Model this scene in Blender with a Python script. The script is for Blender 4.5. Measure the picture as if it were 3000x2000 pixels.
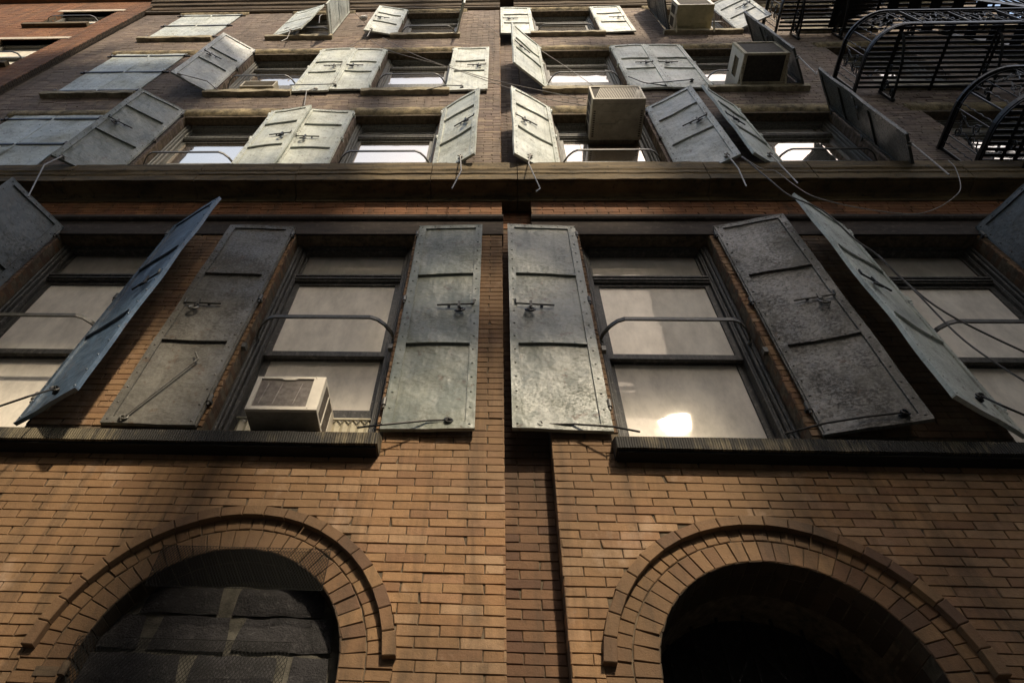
import bpy, math, random
from mathutils import Vector, Matrix, noise
R = math.radians
for o in list(bpy.data.objects): bpy.data.objects.remove(o)
S = bpy.context.scene
C = S.collection
rnd = random.Random(7)
CZ = 1.6                       # eye height; all heights below are given above the eye

# ---------------------------------------------------------------- camera, sky, sun
def cam_axes(th, ro, ps):
    fw = Vector((math.sin(ps)*math.cos(th), math.cos(ps)*math.cos(th), math.sin(th)))
    rt = Vector((math.cos(ps), -math.sin(ps), 0)); up = rt.cross(fw)
    return math.cos(ro)*rt + math.sin(ro)*up, -math.sin(ro)*rt + math.cos(ro)*up, fw
r_, u_, f_ = cam_axes(0.921626, 0.0738383, -0.0820677)
cd = bpy.data.cameras.new('camera'); cam = bpy.data.objects.new('camera', cd); C.objects.link(cam)
cam.matrix_world = Matrix(((r_.x, u_.x, -f_.x, 0), (r_.y, u_.y, -f_.y, -3.0), (r_.z, u_.z, -f_.z, CZ), (0, 0, 0, 1)))
cd.sensor_width = 36; cd.lens = 24.0; cd.shift_x = 0.05105; cd.clip_start = 0.05; cd.clip_end = 2000
S.camera = cam
SUN_D = Vector((0.3923, -1.0, 1.0759)).normalized()      # towards the sun
sun_el = math.asin(SUN_D.z); sun_az = math.atan2(SUN_D.x, SUN_D.y)
W = bpy.data.worlds.new("World"); S.world = W; W.use_nodes = True
nt = W.node_tree; bg = nt.nodes['Background']
sky = nt.nodes.new('ShaderNodeTexSky'); sky.sky_type = 'NISHITA'; sky.sun_disc = False
sky.sun_elevation = sun_el; sky.sun_rotation = sun_az; sky.dust_density = 1.5; sky.air_density = 1.0; sky.ozone_density = 0.6
wb = nt.nodes.new('ShaderNodeMix'); wb.data_type = 'RGBA'; wb.blend_type = 'MULTIPLY'; wb.inputs[0].default_value = 1.0
nt.links.new(sky.outputs[0], wb.inputs[6]); wb.inputs[7].default_value = (1.0, 0.93, 0.80, 1); nt.links.new(wb.outputs[2], bg.inputs[0]); bg.inputs[1].default_value = 0.15
sd = bpy.data.lights.new('sun', 'SUN'); sun = bpy.data.objects.new('sun', sd); C.objects.link(sun)
sd.energy = 1.9;  sd.angle = R(2.5); sd.color = (1.0, 0.84, 0.62)
sun.rotation_euler = SUN_D.to_track_quat('Z', 'Y').to_euler(); sun.location = (5, -12, 20)
S.view_settings.view_transform = 'Standard'; S.view_settings.look = 'None'
S.view_settings.exposure = 1.5; S.view_settings.gamma = 1.0
S.render.engine = 'CYCLES'
S.cycles.max_bounces = 6

# ---------------------------------------------------------------- materials
class NT:
    def __init__(s, name):
        s.m = bpy.data.materials.new(name); s.m.use_nodes = True; s.t = s.m.node_tree; s.b = s.t.nodes['Principled BSDF']
        s.tc = s.t.nodes.new('ShaderNodeTexCoord')
    def n(s, typ, **k):
        nd = s.t.nodes.new(typ)
        for a, v in k.items(): setattr(nd, a, v)
        return nd
    def l(s, a, b): s.t.links.new(a, b)
    def mapping(s, scale=(1, 1, 1)):
        mp = s.n('ShaderNodeMapping'); mp.inputs['Scale'].default_value = scale; s.l(s.tc.outputs['Object'], mp.inputs[0]); return mp.outputs[0]
    def noise(s, scale, detail=4, rough=0.6, vec=(1, 1, 1)):
        nd = s.n('ShaderNodeTexNoise'); nd.inputs['Scale'].default_value = scale; nd.inputs['Detail'].default_value = detail
        nd.inputs['Roughness'].default_value = rough; s.l(s.mapping(vec), nd.inputs['Vector']); return nd.outputs[0]
    def ramp(s, fac, stops, interp='LINEAR'):
        nd = s.n('ShaderNodeValToRGB'); cr = nd.color_ramp; cr.interpolation = interp
        while len(cr.elements) < len(stops): cr.elements.new(0.5)
        for e, (p, c) in zip(cr.elements, stops):
            e.position = p; e.color = (c[0], c[1], c[2], 1) if hasattr(c, '__len__') else (c, c, c, 1)
        s.l(fac, nd.inputs[0]); return nd.outputs[0]
    def mix(s, fac, a, b, mode='MIX'):
        nd = s.n('ShaderNodeMix', data_type='RGBA', blend_type=mode)
        for sock, v in ((nd.inputs[0], fac), (nd.inputs[6], a), (nd.inputs[7], b)):
            if isinstance(v, (int, float)): sock.default_value = v
            elif isinstance(v, tuple): sock.default_value = (*v, 1)
            else: s.l(v, sock)
        return nd.outputs[2]
    def math(s, op, a, b=0.0):
        nd = s.n('ShaderNodeMath', operation=op)
        for sock, v in ((nd.inputs[0], a), (nd.inputs[1], b)):
            if isinstance(v, (int, float)): sock.default_value = v
            else: s.l(v, sock)
        return nd.outputs[0]
    def bump(s, h, strength, dist, prev=None):
        nd = s.n('ShaderNodeBump'); nd.inputs['Strength'].default_value = strength; nd.inputs['Distance'].default_value = dist
        s.l(h, nd.inputs['Height'])
        if prev is not None: s.l(prev, nd.inputs['Normal'])
        return nd.outputs[0]
    def out(s, col=None, rough=None, nrm=None, metal=None, spec=None):
        for key, v in (('Base Color', col), ('Roughness', rough), ('Normal', nrm), ('Metallic', metal), ('Specular IOR Level', spec)):
            if v is None: continue
            if isinstance(v, (int, float)): s.b.inputs[key].default_value = v
            elif isinstance(v, tuple): s.b.inputs[key].default_value = (*v, 1)
            else: s.l(v, s.b.inputs[key])
        return s.m

def brick_mat(name, cols, stain=(0.04, 0.03, 0.02), stain_amt=0.85, pale=None):
    t = NT(name); g = t.n('ShaderNodeNewGeometry'); k = len(cols)
    c = t.ramp(g.outputs['Random Per Island'], [(i/(k), cc) for i, cc in enumerate(cols)], 'CONSTANT')
    f = t.noise(260, 3, 0.7)
    c = t.mix(t.ramp(f, [(0.35, 0.0), (0.7, 0.38)]), c, (0.11, 0.06, 0.035))                       # speckled face
    blot = t.noise(14, 5, 0.7, (1, 1, 2.2))
    c = t.mix(t.ramp(blot, [(0.52, 0.0), (0.75, 0.55)]), c, tuple(x*0.35 for x in cols[0]))       # smoky burns
    soot = t.noise(1.3, 5, 0.62, (1, 1, 0.55))
    c = t.mix(t.ramp(soot, [(0.44, 0.0), (0.70, stain_amt)]), c, stain)
    c = t.mix(t.ramp(t.noise(0.75, 4, 0.6), [(0.42, 0.0), (0.58, 0.7)]), c, tuple(x*0.56 for x in cols[0]))          # duller weathered areas
    if pale:
        p = t.noise(3.1, 5, 0.7, (1, 1, 0.8)); c = t.mix(t.ramp(p, [(0.58, 0.0), (0.72, 0.45)]), c, pale)
    run = t.noise(7, 5, 0.65, (1, 1, 0.09)); c = t.mix(t.ramp(run, [(0.48, 0.0), (0.68, 0.6)]), c, stain)            # water and soot runs
    chip = t.noise(33, 4, 0.75); c = t.mix(t.ramp(chip, [(0.64, 0.0), (0.70, 0.7)]), c, tuple(x*0.3 for x in cols[0]))
    n = t.bump(t.noise(90, 4, 0.7), 0.5, 0.005, None); n = t.bump(chip, 0.5, 0.006, n)
    n = t.bump(t.noise(500, 2, 0.6), 0.3, 0.0012, n)
    return t.out(c, 0.82, n, spec=0.3)
M = {}
M['brick_tan'] = brick_mat('tan brick', [(0.31, 0.186, 0.092), (0.29, 0.169, 0.080), (0.33, 0.205, 0.112), (0.27, 0.153, 0.072), (0.31, 0.188, 0.098), (0.22, 0.12, 0.062), (0.32, 0.187, 0.092), (0.30, 0.172, 0.092), (0.275, 0.162, 0.090), (0.36, 0.235, 0.135), (0.285, 0.16, 0.076)], pale=(0.40, 0.30, 0.22))
M['brick_brown'] = brick_mat('brown brick', [(0.26, 0.205, 0.165), (0.225, 0.17, 0.138), (0.29, 0.23, 0.18), (0.19, 0.14, 0.118), (0.245, 0.19, 0.155), (0.33, 0.26, 0.19), (0.155, 0.115, 0.10)], stain=(0.06, 0.045, 0.038), stain_amt=0.6, pale=(0.34, 0.24, 0.16))
M['brick_orange'] = brick_mat('orange brick', [(0.27, 0.115, 0.048), (0.24, 0.10, 0.042), (0.31, 0.145, 0.062), (0.20, 0.082, 0.036), (0.26, 0.12, 0.05)], stain_amt=0.4)
M['brick_shade'] = brick_mat('shade toned black brick', [(0.06, 0.042, 0.026), (0.045, 0.03, 0.02), (0.075, 0.05, 0.03)], stain_amt=0.7)  # near black: shade of arch soffits and building gap put into the colour
M['brick_recess'] = brick_mat('shade toned recess brick', [(0.14, 0.078, 0.042), (0.11, 0.060, 0.034), (0.16, 0.09, 0.048), (0.09, 0.048, 0.03)], stain_amt=0.7)  # darker than the wall brick: recess and jamb shade put into the colour
M['brick_arch'] = brick_mat('arch brick', [(0.23, 0.138, 0.070), (0.20, 0.115, 0.058), (0.26, 0.158, 0.078), (0.15, 0.083, 0.045), (0.24, 0.145, 0.074), (0.19, 0.11, 0.056), (0.13, 0.075, 0.045)], stain_amt=0.85)
def plain(name, col, rough=0.8, var=0.35, sc=8, bump=0.3, bd=0.004, dark=None, metal=0.0, spec=0.4, vec=(1, 1, 1), damt=0.8):
    t = NT(name); n1 = t.noise(sc, 6, 0.65, vec)
    c = t.mix(t.ramp(n1, [(0.35, 0.0), (0.68, 1.0)]), tuple(x*(1-var) for x in col), tuple(min(1, x*(1+var)) for x in col))
    if dark: c = t.mix(t.ramp(t.noise(sc*5, 5, 0.7), [(0.54, 0.0), (0.68, damt)]), c, dark)
    return t.out(c, rough, t.bump(t.noise(sc*14, 4, 0.7), bump, bd), metal, spec)
M['mortar'] = plain('mortar', (0.10, 0.076, 0.05), 0.95, 0.5, 20)
M['mortar_light'] = plain('old mortar', (0.085, 0.08, 0.066), 0.95, 0.5, 14, 0.8, 0.01)  # shade inside the blocked arch is mixed into this tone
M['stone_olive'] = plain('weathered olive stone', (0.115, 0.082, 0.038), 0.85, 0.6, 2.5, 0.5, 0.01, (0.028, 0.024, 0.014), vec=(0.6, 1, 6))
M['stone_brown'] = plain('dark brown stone', (0.10, 0.07, 0.042), 0.85, 0.5, 2.5, 0.5, 0.01, (0.03, 0.022, 0.014), vec=(0.6, 1, 6))
M['stone_sill'] = plain('yellowed sill stone', (0.31, 0.27, 0.185), 0.85, 0.5, 6, 0.6, 0.01, (0.10, 0.085, 0.05), vec=(1, 1, 3))
M['stone_lintel'] = plain('crumbling lintel stone', (0.27, 0.215, 0.125), 0.9, 0.75, 6, 0.9, 0.02, (0.06, 0.048, 0.03))
M['stone_white'] = plain('pale lintel stone', (0.50, 0.44, 0.36), 0.85, 0.2, 6)
def sill_tooled():
    t = NT('tooled black sill'); w = t.n('ShaderNodeTexWave', wave_type='BANDS', bands_direction='X'); w.inputs['Scale'].default_value = 21
    w.inputs['Distortion'].default_value = 1.6; w.inputs['Detail'].default_value = 3; t.l(t.tc.outputs['Object'], w.inputs['Vector'])
    st = t.noise(60, 4, 0.7, (1, 0.05, 0.05)); pt = t.noise(1.1, 4, 0.65)
    c = t.mix(t.ramp(t.math('MULTIPLY', st, t.ramp(pt, [(0.38, 0.3), (0.62, 1.35)])), [(0.36, 0.0), (0.62, 1.0)]), (0.016, 0.014, 0.010), (0.15, 0.125, 0.075))
    return t.out(c, 0.8, t.bump(w.outputs[1], 0.8, 0.008, t.bump(t.noise(70, 4, 0.7), 0.5, 0.006)))
M['sill_tooled'] = sill_tooled()
def paint(name, a, b, rust=(0.035, 0.03, 0.027), amt=0.6, rough=0.42, ridges=1.0, speck=0.56):
    t = NT(name)
    c = t.mix(t.ramp(t.noise(3.2, 5, 0.6), [(0.35, 0.0), (0.66, 1.0)]), a, b)
    big = t.noise(2.3, 3, 0.5); fine = t.noise(46, 6, 0.78, (1, 1, 1.6))
    k = t.math('ADD', t.math('MULTIPLY', fine, 0.72), t.math('MULTIPLY', big, 0.28))
    patch = t.ramp(t.noise(3.4, 5, 0.62), [(0.42, 0.12), (0.62, 1.0)])                     # scale and rot sit in patches
    c = t.mix(t.math('MULTIPLY', t.ramp(k, [(speck-0.03, 0.0), (speck+0.03, amt)]), patch), c, rust)
    c = t.mix(t.math('MULTIPLY', t.ramp(t.noise(170, 4, 0.7, (1, 1, 2)), [(0.54, 0.0), (0.66, amt*0.6)]), patch), c, rust)
    c = t.mix(t.ramp(t.noise(1.7, 4, 0.6), [(0.45, 0.0), (0.7, 0.5)]), c, tuple(x*0.6 for x in a))
    c = t.mix(t.math('MULTIPLY', t.ramp(t.noise(11, 5, 0.7), [(0.60, 0.0), (0.66, 0.75)]), 0.9), c, (0.075, 0.042, 0.022))   # rust scabs
    run = t.noise(22, 4, 0.6, (1, 1, 0.06)); c = t.mix(t.ramp(run, [(0.52, 0.0), (0.72, 0.5)]), c, tuple(x*0.45 for x in a))
    rg = t.ramp(k, [(speck-0.05, rough), (speck+0.03, 0.85)])
    w = t.n('ShaderNodeTexWave', wave_type='BANDS', bands_direction='Z'); w.inputs['Scale'].default_value = 38; w.inputs['Distortion'].default_value = 0.8
    t.l(t.tc.outputs['Object'], w.inputs['Vector'])
    n = t.bump(w.outputs[1], 0.35*ridges, 0.0026); n = t.bump(fine, 0.4, 0.004, n); n = t.bump(t.noise(4.5, 3, 0.5), 0.7, 0.045, n)
    return t.out(c, rg, n, spec=0.55)
M['shutter_dark'] = paint('grey green shutter paint', (0.150, 0.172, 0.150), (0.225, 0.24, 0.20), rough=0.30, amt=0.45, speck=0.57)
M['shutter_soot'] = paint('sooty shutter paint', (0.105, 0.102, 0.09), (0.155, 0.148, 0.128), speck=0.51, amt=0.7, rough=0.34)
M['shutter_black'] = paint('blackened shutter back', (0.045, 0.05, 0.047), (0.065, 0.07, 0.064), speck=0.55, amt=0.6, rough=0.4)
M['shutter_blue'] = paint('blue grey shutter paint', (0.05, 0.085, 0.135), (0.07, 0.11, 0.165), speck=0.60, rough=0.34, ridges=0.3)
M['shutter_light'] = paint('pale grey green shutter paint', (0.47, 0.51, 0.47), (0.60, 0.63, 0.57), rust=(0.13, 0.13, 0.115), amt=0.6, rough=0.38, ridges=0.6, speck=0.54)
M['shutter_cool'] = paint('cool grey shutter paint', (0.33, 0.36, 0.35), (0.42, 0.44, 0.42), rust=(0.09, 0.09, 0.085), rough=0.38, ridges=0.5, speck=0.55)
M['iron'] = plain('black iron', (0.010, 0.010, 0.0095), 0.38, 0.4, 30, 0.6, 0.002, spec=0.28)
M['iron_grey'] = plain('grey painted iron', (0.06, 0.058, 0.05), 0.45, 0.4, 30, 0.6, 0.002, spec=0.5)
M['rod'] = plain('worn steel rod', (0.22, 0.205, 0.18), 0.45, 0.5, 40, 0.4, 0.002, (0.06, 0.045, 0.03), spec=0.5)
M['wood_dark'] = plain('dark painted wood', (0.052, 0.05, 0.045), 0.55, 0.45, 5, 0.8, 0.005, (0.16, 0.15, 0.13), vec=(8, 8, 0.7))
M['wood_grey'] = plain('grey painted wood', (0.15, 0.15, 0.135), 0.5, 0.4, 6, 0.7, 0.004, (0.04, 0.035, 0.03), vec=(8, 8, 0.8))
M['lintel_iron'] = plain('dull brown lintel paint', (0.034, 0.025, 0.020), 0.9, 0.5, 4, 0.5, 0.004, (0.075, 0.06, 0.05), vec=(0.6, 1, 4))
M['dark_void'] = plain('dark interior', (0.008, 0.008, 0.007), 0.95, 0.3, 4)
M['blind'] = plain('window shade cloth', (0.50, 0.46, 0.38), 0.9, 0.15, 2.2, 0.1, 0.002, vec=(1, 1, 0.5))
M['slate'] = plain('dark slate block', (0.013, 0.012, 0.014), 0.75, 0.5, 6, 0.9, 0.01, (0.05, 0.048, 0.05))  # albedo kept low so the colour carries the shade inside the arch
M['ac_cream'] = plain('cream enamel', (0.42, 0.38, 0.29), 0.5, 0.18, 4, 0.1, 0.001, (0.20, 0.15, 0.09), spec=0.45, damt=0.3)
M['ac_white'] = plain('white enamel', (0.62, 0.58, 0.50), 0.5, 0.12, 4, 0.1, 0.001, spec=0.45)
M['ac_pan'] = plain('dull galvanised pan', (0.30, 0.27, 0.22), 0.6, 0.25, 5, 0.3, 0.002, (0.09, 0.075, 0.05), damt=0.3)
M['ac_yellow'] = plain('yellowed enamel pan', (0.50, 0.45, 0.28), 0.55, 0.2, 4, 0.2, 0.002, (0.18, 0.13, 0.07), damt=0.3)
M['fins'] = plain('condenser fins', (0.36, 0.33, 0.31), 0.6, 0.3, 25, 0.2, 0.001)
M['wood_frame'] = plain('bare weathered wood', (0.46, 0.41, 0.30), 0.8, 0.35, 6, 0.6, 0.004, (0.10, 0.08, 0.04))
M['screen_black'] = plain('black screening', (0.06, 0.052, 0.044), 0.9, 0.3, 30, 0.5, 0.002)
M['corrugated'] = plain('corrugated cream sheet', (0.50, 0.46, 0.34), 0.5, 0.15, 6, 0.1, 0.001)
M['cable'] = plain('rubber cable', (0.06, 0.055, 0.05), 0.6, 0.2, 20, 0.1, 0.001)
M['cable_pale'] = plain('dusty grey cable', (0.22, 0.20, 0.18), 0.6, 0.2, 20, 0.1, 0.001)
M['disc'] = plain('aluminium disc', (0.55, 0.55, 0.55), 0.4, 0.1, 20, 0.1, 0.001)
M['rag'] = plain('white plastic bag', (0.7, 0.68, 0.64), 0.6, 0.1, 20, 0.3, 0.004)
M['asphalt'] = plain('asphalt', (0.05, 0.048, 0.045), 0.9, 0.3, 3)
M['far_brick'] = plain('far brick wall', (0.30, 0.23, 0.17), 0.9, 0.3, 3, 0.4, 0.01)
M['far_stone'] = plain('far cream wall', (0.42, 0.36, 0.28), 0.9, 0.2, 2, 0.4, 0.01)
def glass(name, tint, film=0.62, k=1.0, gt=(1, 0.96, 0.9)):
    t = NT(name); g = t.n('ShaderNodeBsdfGlossy'); g.inputs['Roughness'].default_value = 0.03; g.inputs['Color'].default_value = (*gt, 1)
    tr = t.n('ShaderNodeBsdfTransparent'); tr.inputs[0].default_value = (*tint, 1)
    df = t.n('ShaderNodeBsdfDiffuse'); df.inputs[0].default_value = (0.84, 0.79, 0.70, 1)
    dirt = t.ramp(t.noise(5, 6, 0.7, (1, 1, 0.5)), [(0.3, film*0.75), (0.75, film*1.3)])
    fr = t.n('ShaderNodeFresnel'); fr.inputs['IOR'].default_value = 2.3
    bn = t.bump(t.noise(3.0, 2, 0.5), 0.10, 0.02); t.l(bn, g.inputs['Normal'])
    g2 = t.n('ShaderNodeBsdfGlossy'); g2.inputs['Roughness'].default_value = 0.26; g2.inputs['Color'].default_value = (0.95, 0.9, 0.82, 1); t.l(bn, g2.inputs['Normal'])
    gg = t.n('ShaderNodeMixShader'); gg.inputs[0].default_value = 0.10; t.l(g.outputs[0], gg.inputs[1]); t.l(g2.outputs[0], gg.inputs[2])
    m1 = t.n('ShaderNodeMixShader'); t.l(dirt, m1.inputs[0]); t.l(tr.outputs[0], m1.inputs[1]); t.l(df.outputs[0], m1.inputs[2])
    m2 = t.n('ShaderNodeMixShader'); t.l(t.math('MINIMUM', t.math('MULTIPLY', fr.outputs[0], k), 0.95), m2.inputs[0]); t.l(m1.outputs[0], m2.inputs[1]); t.l(gg.outputs[0], m2.inputs[2])
    t.l(m2.outputs[0], t.t.nodes['Material Output'].inputs['Surface']); return t.m
M['glass'] = glass('dusty window glass', (0.9, 0.88, 0.8), 0.88, 0.18)
M['glass_sky'] = glass('clean window glass', (0.9, 0.88, 0.8), 0.30, 3.6, (1, 0.86, 0.70))
M['glass_old'] = glass('dirty window glass', (0.6, 0.52, 0.38), 0.36)

# ---------------------------------------------------------------- mesh helpers
class MB:
    """collects shapes (heights above the eye) and links them as ONE mesh object"""
    def __init__(s): s.v = []; s.f = []
    def quad(s, *p):
        n = len(s.v); s.v += [tuple(q) for q in p]; s.f.append(tuple(range(n, n+len(p))))
    def box(s, x0, x1, y0, y1, z0, z1, xf=None):
        n = len(s.v); P = [(x0, y0, z0), (x1, y0, z0), (x1, y1, z0), (x0, y1, z0), (x0, y0, z1), (x1, y0, z1), (x1, y1, z1), (x0, y1, z1)]
        s.v += [tuple(xf(p)) if xf else p for p in P]
        s.f += [tuple(n+i for i in q) for q in ((0, 3, 2, 1), (4, 5, 6, 7), (0, 1, 5, 4), (1, 2, 6, 5), (2, 3, 7, 6), (3, 0, 4, 7))]
    def bar(s, a, b, w, h=None, up=(0, 0, 1)):
        a, b = Vector(a), Vector(b); d = (b-a).normalized(); h = h or w; u = Vector(up)
        if abs(d.dot(u)) > 0.98: u = Vector((1, 0, 0))
        e = d.cross(u).normalized(); g = e.cross(d).normalized(); n = len(s.v)
        for p in (a, b):
            for i, j in ((-1, -1), (1, -1), (1, 1), (-1, 1)): s.v.append(tuple(p + e*(i*w/2) + g*(j*h/2)))
        s.f += [(n, n+1, n+2, n+3), (n+7, n+6, n+5, n+4)] + [(n+i, n+4+i, n+4+(i+1) % 4, n+(i+1) % 4) for i in range(4)]
    def tube(s, pts, r, k=8, r1=None):
        pts = [Vector(p) for p in pts]; m = len(pts); n0 = len(s.v)
        t0 = (pts[1]-pts[0]).normalized(); u = t0.cross(Vector((0.13, 0.3, 0.94))).normalized()
        for i, p in enumerate(pts):
            t = ((pts[min(i+1, m-1)]-p).normalized() + (p-pts[max(i-1, 0)]).normalized())
            t = t.normalized() if t.length > 1e-6 else t0
            u = (u - t*u.dot(t)).normalized(); w = t.cross(u); rr = r if r1 is None else r+(r1-r)*i/(m-1)
            for j in range(k):
                a = 2*math.pi*j/k; s.v.append(tuple(p + u*(rr*math.cos(a)) + w*(rr*math.sin(a))))
        for i in range(m-1):
            for j in range(k):
                a = n0+i*k+j; b = n0+i*k+(j+1) % k; s.f.append((a, b, b+k, a+k))
        s.f.append(tuple(n0+j for j in reversed(range(k)))); s.f.append(tuple(n0+(m-1)*k+j for j in range(k)))
    def ribbon(s, pts, w, t, up=(0, 0, 1)):
        for a, b in zip(pts, pts[1:]): s.bar(a, b, t, w, up)
    def dome(s, c, n, r, h=0.6, k=7):
        c = Vector(c); n = Vector(n).normalized(); u = n.orthogonal().normalized(); w = n.cross(u); n0 = len(s.v)
        for rr, hh in ((1, 0), (0.72, 0.62*h), (0.3, 0.95*h)):
            for j in range(k):
                a = 2*math.pi*j/k; s.v.append(tuple(c + (u*math.cos(a)+w*math.sin(a))*(r*rr) + n*(r*hh)))
        for i in range(2):
            for j in range(k):
                a = n0+i*k+j; b = n0+i*k+(j+1) % k; s.f.append((a, b, b+k, a+k))
        s.f.append(tuple(n0+2*k+j for j in range(k)))
    def cyl(s, a, b, r, k=12): s.tube([a, b], r, k)
    def torus(s, c, n, R_, r, k=16, kk=6, a0=0, a1=2*math.pi):
        c = Vector(c); n = Vector(n).normalized(); u = n.orthogonal().normalized(); w = n.cross(u)
        full = abs(a1-a0) > 6.2; pts = [c + (u*math.cos(a0+(a1-a0)*i/k) + w*math.sin(a0+(a1-a0)*i/k))*R_ for i in range(k+1)]
        s.tube(pts, r, kk)
    def prism(s, poly, y0, y1):
        """poly in (x,z), extruded along y"""
        n = len(s.v); k = len(poly)
        s.v += [(x, y0, z) for x, z in poly] + [(x, y1, z) for x, z in poly]
        s.f.append(tuple(n+i for i in range(k))); s.f.append(tuple(n+2*k-1-i for i in range(k)))
        s.f += [(n+i, n+k+i, n+k+(i+1) % k, n+(i+1) % k) for i in range(k)]
    def profile(s, prof, x0, x1, segs=1, jit=0.0):
        """closed profile in (y,z) run along x"""
        k = len(prof); n = len(s.v)
        for i in range(segs+1):
            x = x0+(x1-x0)*i/segs
            for y, z in prof: s.v.append((x, y + (jit*noise.noise(Vector((x*7, y*9, z*9))) if 0 < i < segs else 0), z + (jit*noise.noise(Vector((x*6+40, y*9, z*9)))) if 0 < i < segs else z))
        for i in range(segs):
            for j in range(k):
                a = n+i*k+j; b = n+i*k+(j+1) % k; s.f.append((a, a+k, b+k, b))
        s.f.append(tuple(n+j for j in range(k))); s.f.append(tuple(n+segs*k+j for j in reversed(range(k))))
    def build(s, name, mat, parent=None, smooth=False, root=None, bevel=0):
        me = bpy.data.meshes.new(name); off = (0, 0, 0)
        p = parent
        while p is not None and p.parent: p = p.parent
        if p is not None: off = tuple(p.location)
        me.from_pydata([(x-off[0], y-off[1], z+CZ-off[2]) for x, y, z in s.v], [], s.f)
        o = bpy.data.objects.new(name, me); C.objects.link(o); o.parent = parent
        me.materials.append(M[mat] if isinstance(mat, str) else mat)
        if smooth: me.polygons.foreach_set('use_smooth', [True]*len(me.polygons))
        if bevel:
            b = o.modifiers.new('bevel', 'BEVEL'); b.width = bevel; b.segments = 2; b.limit_method = 'ANGLE'
        me.update(); return o
def tag(o, label=None, cat=None, group=None, kind=None):
    if label: o['label'] = label
    if cat: o['category'] = cat
    if group: o['group'] = group
    if kind: o['kind'] = kind
    return o
def empty(name, loc, label=None, cat=None, group=None):
    o = bpy.data.objects.new(name, None); C.objects.link(o); o.location = loc; o.empty_display_size = 0.1
    return tag(o, label, cat, group)
def smoothpts(pts, n=6):
    """Catmull-Rom through the points"""
    P = [Vector(p) for p in pts]; P = [P[0]*2-P[1]] + P + [P[-1]*2-P[-2]]; out = []
    for i in range(1, len(P)-2):
        for k in range(n):
            t = k/n; a, b, c, d = P[i-1], P[i], P[i+1], P[i+2]
            out.append(0.5*((2*b) + (c-a)*t + (2*a-5*b+4*c-d)*t*t + (3*b-a-3*c+d)*t**3))
    return out + [P[-2]]

# ---------------------------------------------------------------- brickwork
CO, BL, JT = 0.0565, 0.2085, 0.0052
def brick(mb, P, N, dep=0.011, cham=0.0026, jit=0.0020):
    """P: four corners ccw seen from outside; N outward normal"""
    c = sum(P, Vector())/4; N = Vector(N); out = rnd.uniform(-0.0015, 0.0015)
    n = len(mb.v); Q = []
    for p in P:
        p = p + Vector((rnd.uniform(-jit, jit)*(abs(N.y) > .5), rnd.uniform(-jit, jit)*(abs(N.x) > .5), rnd.uniform(-jit, jit)))
        Q.append(p)
    if rnd.random() < 0.22 and jit:                      # knocked corner
        q = rnd.randrange(4); Q[q] = Q[q] + (c-Q[q]).normalized()*rnd.uniform(0.004, 0.013)
    if rnd.random() < 0.03: out -= 0.004
    for p in Q: mb.v.append(tuple(p - N*dep))
    for p in Q: mb.v.append(tuple(p - N*cham + N*out))
    for p in Q:
        d = (c-p); d = d*min(0.5, cham/max(d.length, 1e-4)*1.6); mb.v.append(tuple(p + d + N*out))
    for i in range(4):
        j = (i+1) % 4
        mb.f.append((n+i, n+j, n+4+j, n+4+i)); mb.f.append((n+4+i, n+4+j, n+8+j, n+8+i))
    mb.f.append((n+8, n+9, n+10, n+11))
def field(mb, x0, x1, z0, z1, y=0.0, holes=(), circles=(), anchor=None, rough=0.0):
    anchor = x0 if anchor is None else anchor; BL0 = 0.2085
    r0 = math.floor(z0/CO)
    for r in range(r0, int(math.ceil(z1/CO))+1):
        za, zb = r*CO+JT/2, (r+1)*CO-JT/2
        if zb > z1+0.012 or za < z0-0.012: continue
        zm = (za+zb)/2
        # free intervals, with their slanted ends: (xa_bottom, xa_top, xb_bottom, xb_top)
        iv = [(x0, x0, x1, x1)]
        def cut(iv, lb, lt, rb, rt):
            o = []
            for a, b, c, d in iv:
                if min(c, d) <= min(lb, lt) or max(a, b) >= max(rb, rt): o.append((a, b, c, d)); continue
                if (lb+lt)/2 > (a+b)/2: o.append((a, b, lb, lt))
                if (rb+rt)/2 < (c+d)/2: o.append((rb, rt, c, d))
            return o
        for hx0, hx1, hz0, hz1 in holes:
            if hz0 < zm < hz1: iv = cut(iv, hx0, hx0, hx1, hx1)
        for cx, cz, cr, ox, base in circles:
            if za < cz:
                if zm > base: iv = cut(iv, cx-ox, cx-ox, cx+ox, cx+ox)
            else:
                def hw(z): return math.sqrt(max(0, cr*cr-(z-cz)**2))
                a_, b_ = hw(za), hw(zb)
                if a_ > 0.01: iv = cut(iv, cx-a_, cx-b_, cx+a_, cx+b_)
        BL = BL0*(1+rnd.uniform(-0.014, 0.014)); sh = (0 if r % 2 else BL/2)+rnd.uniform(-.004, .004)*(anchor > x0)
        k0 = math.floor((x0-anchor-sh)/BL)-1
        if rnd.random() < rough: sh += rnd.uniform(-0.02, 0.02)
        for a, b, c, d in iv:
            k = math.floor((min(a, b)-anchor-sh)/BL)-1
            while True:
                l = anchor+sh+k*BL; rr = l+BL; k += 1
                if l > max(c, d): break
                jl, jr = rnd.uniform(-.003, .003)*0, 0
                la, lt_, ra, rt_ = max(l+JT/2, a), max(l+JT/2, b), min(rr-JT/2, c), min(rr-JT/2, d)
                if ra-la < 0.012 or rt_-lt_ < 0.004: continue
                brick(mb, [Vector((la, y, za)), Vector((ra, y, za)), Vector((rt_, y, zb)), Vector((lt_, y, zb))], (0, -1, 0))
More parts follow.
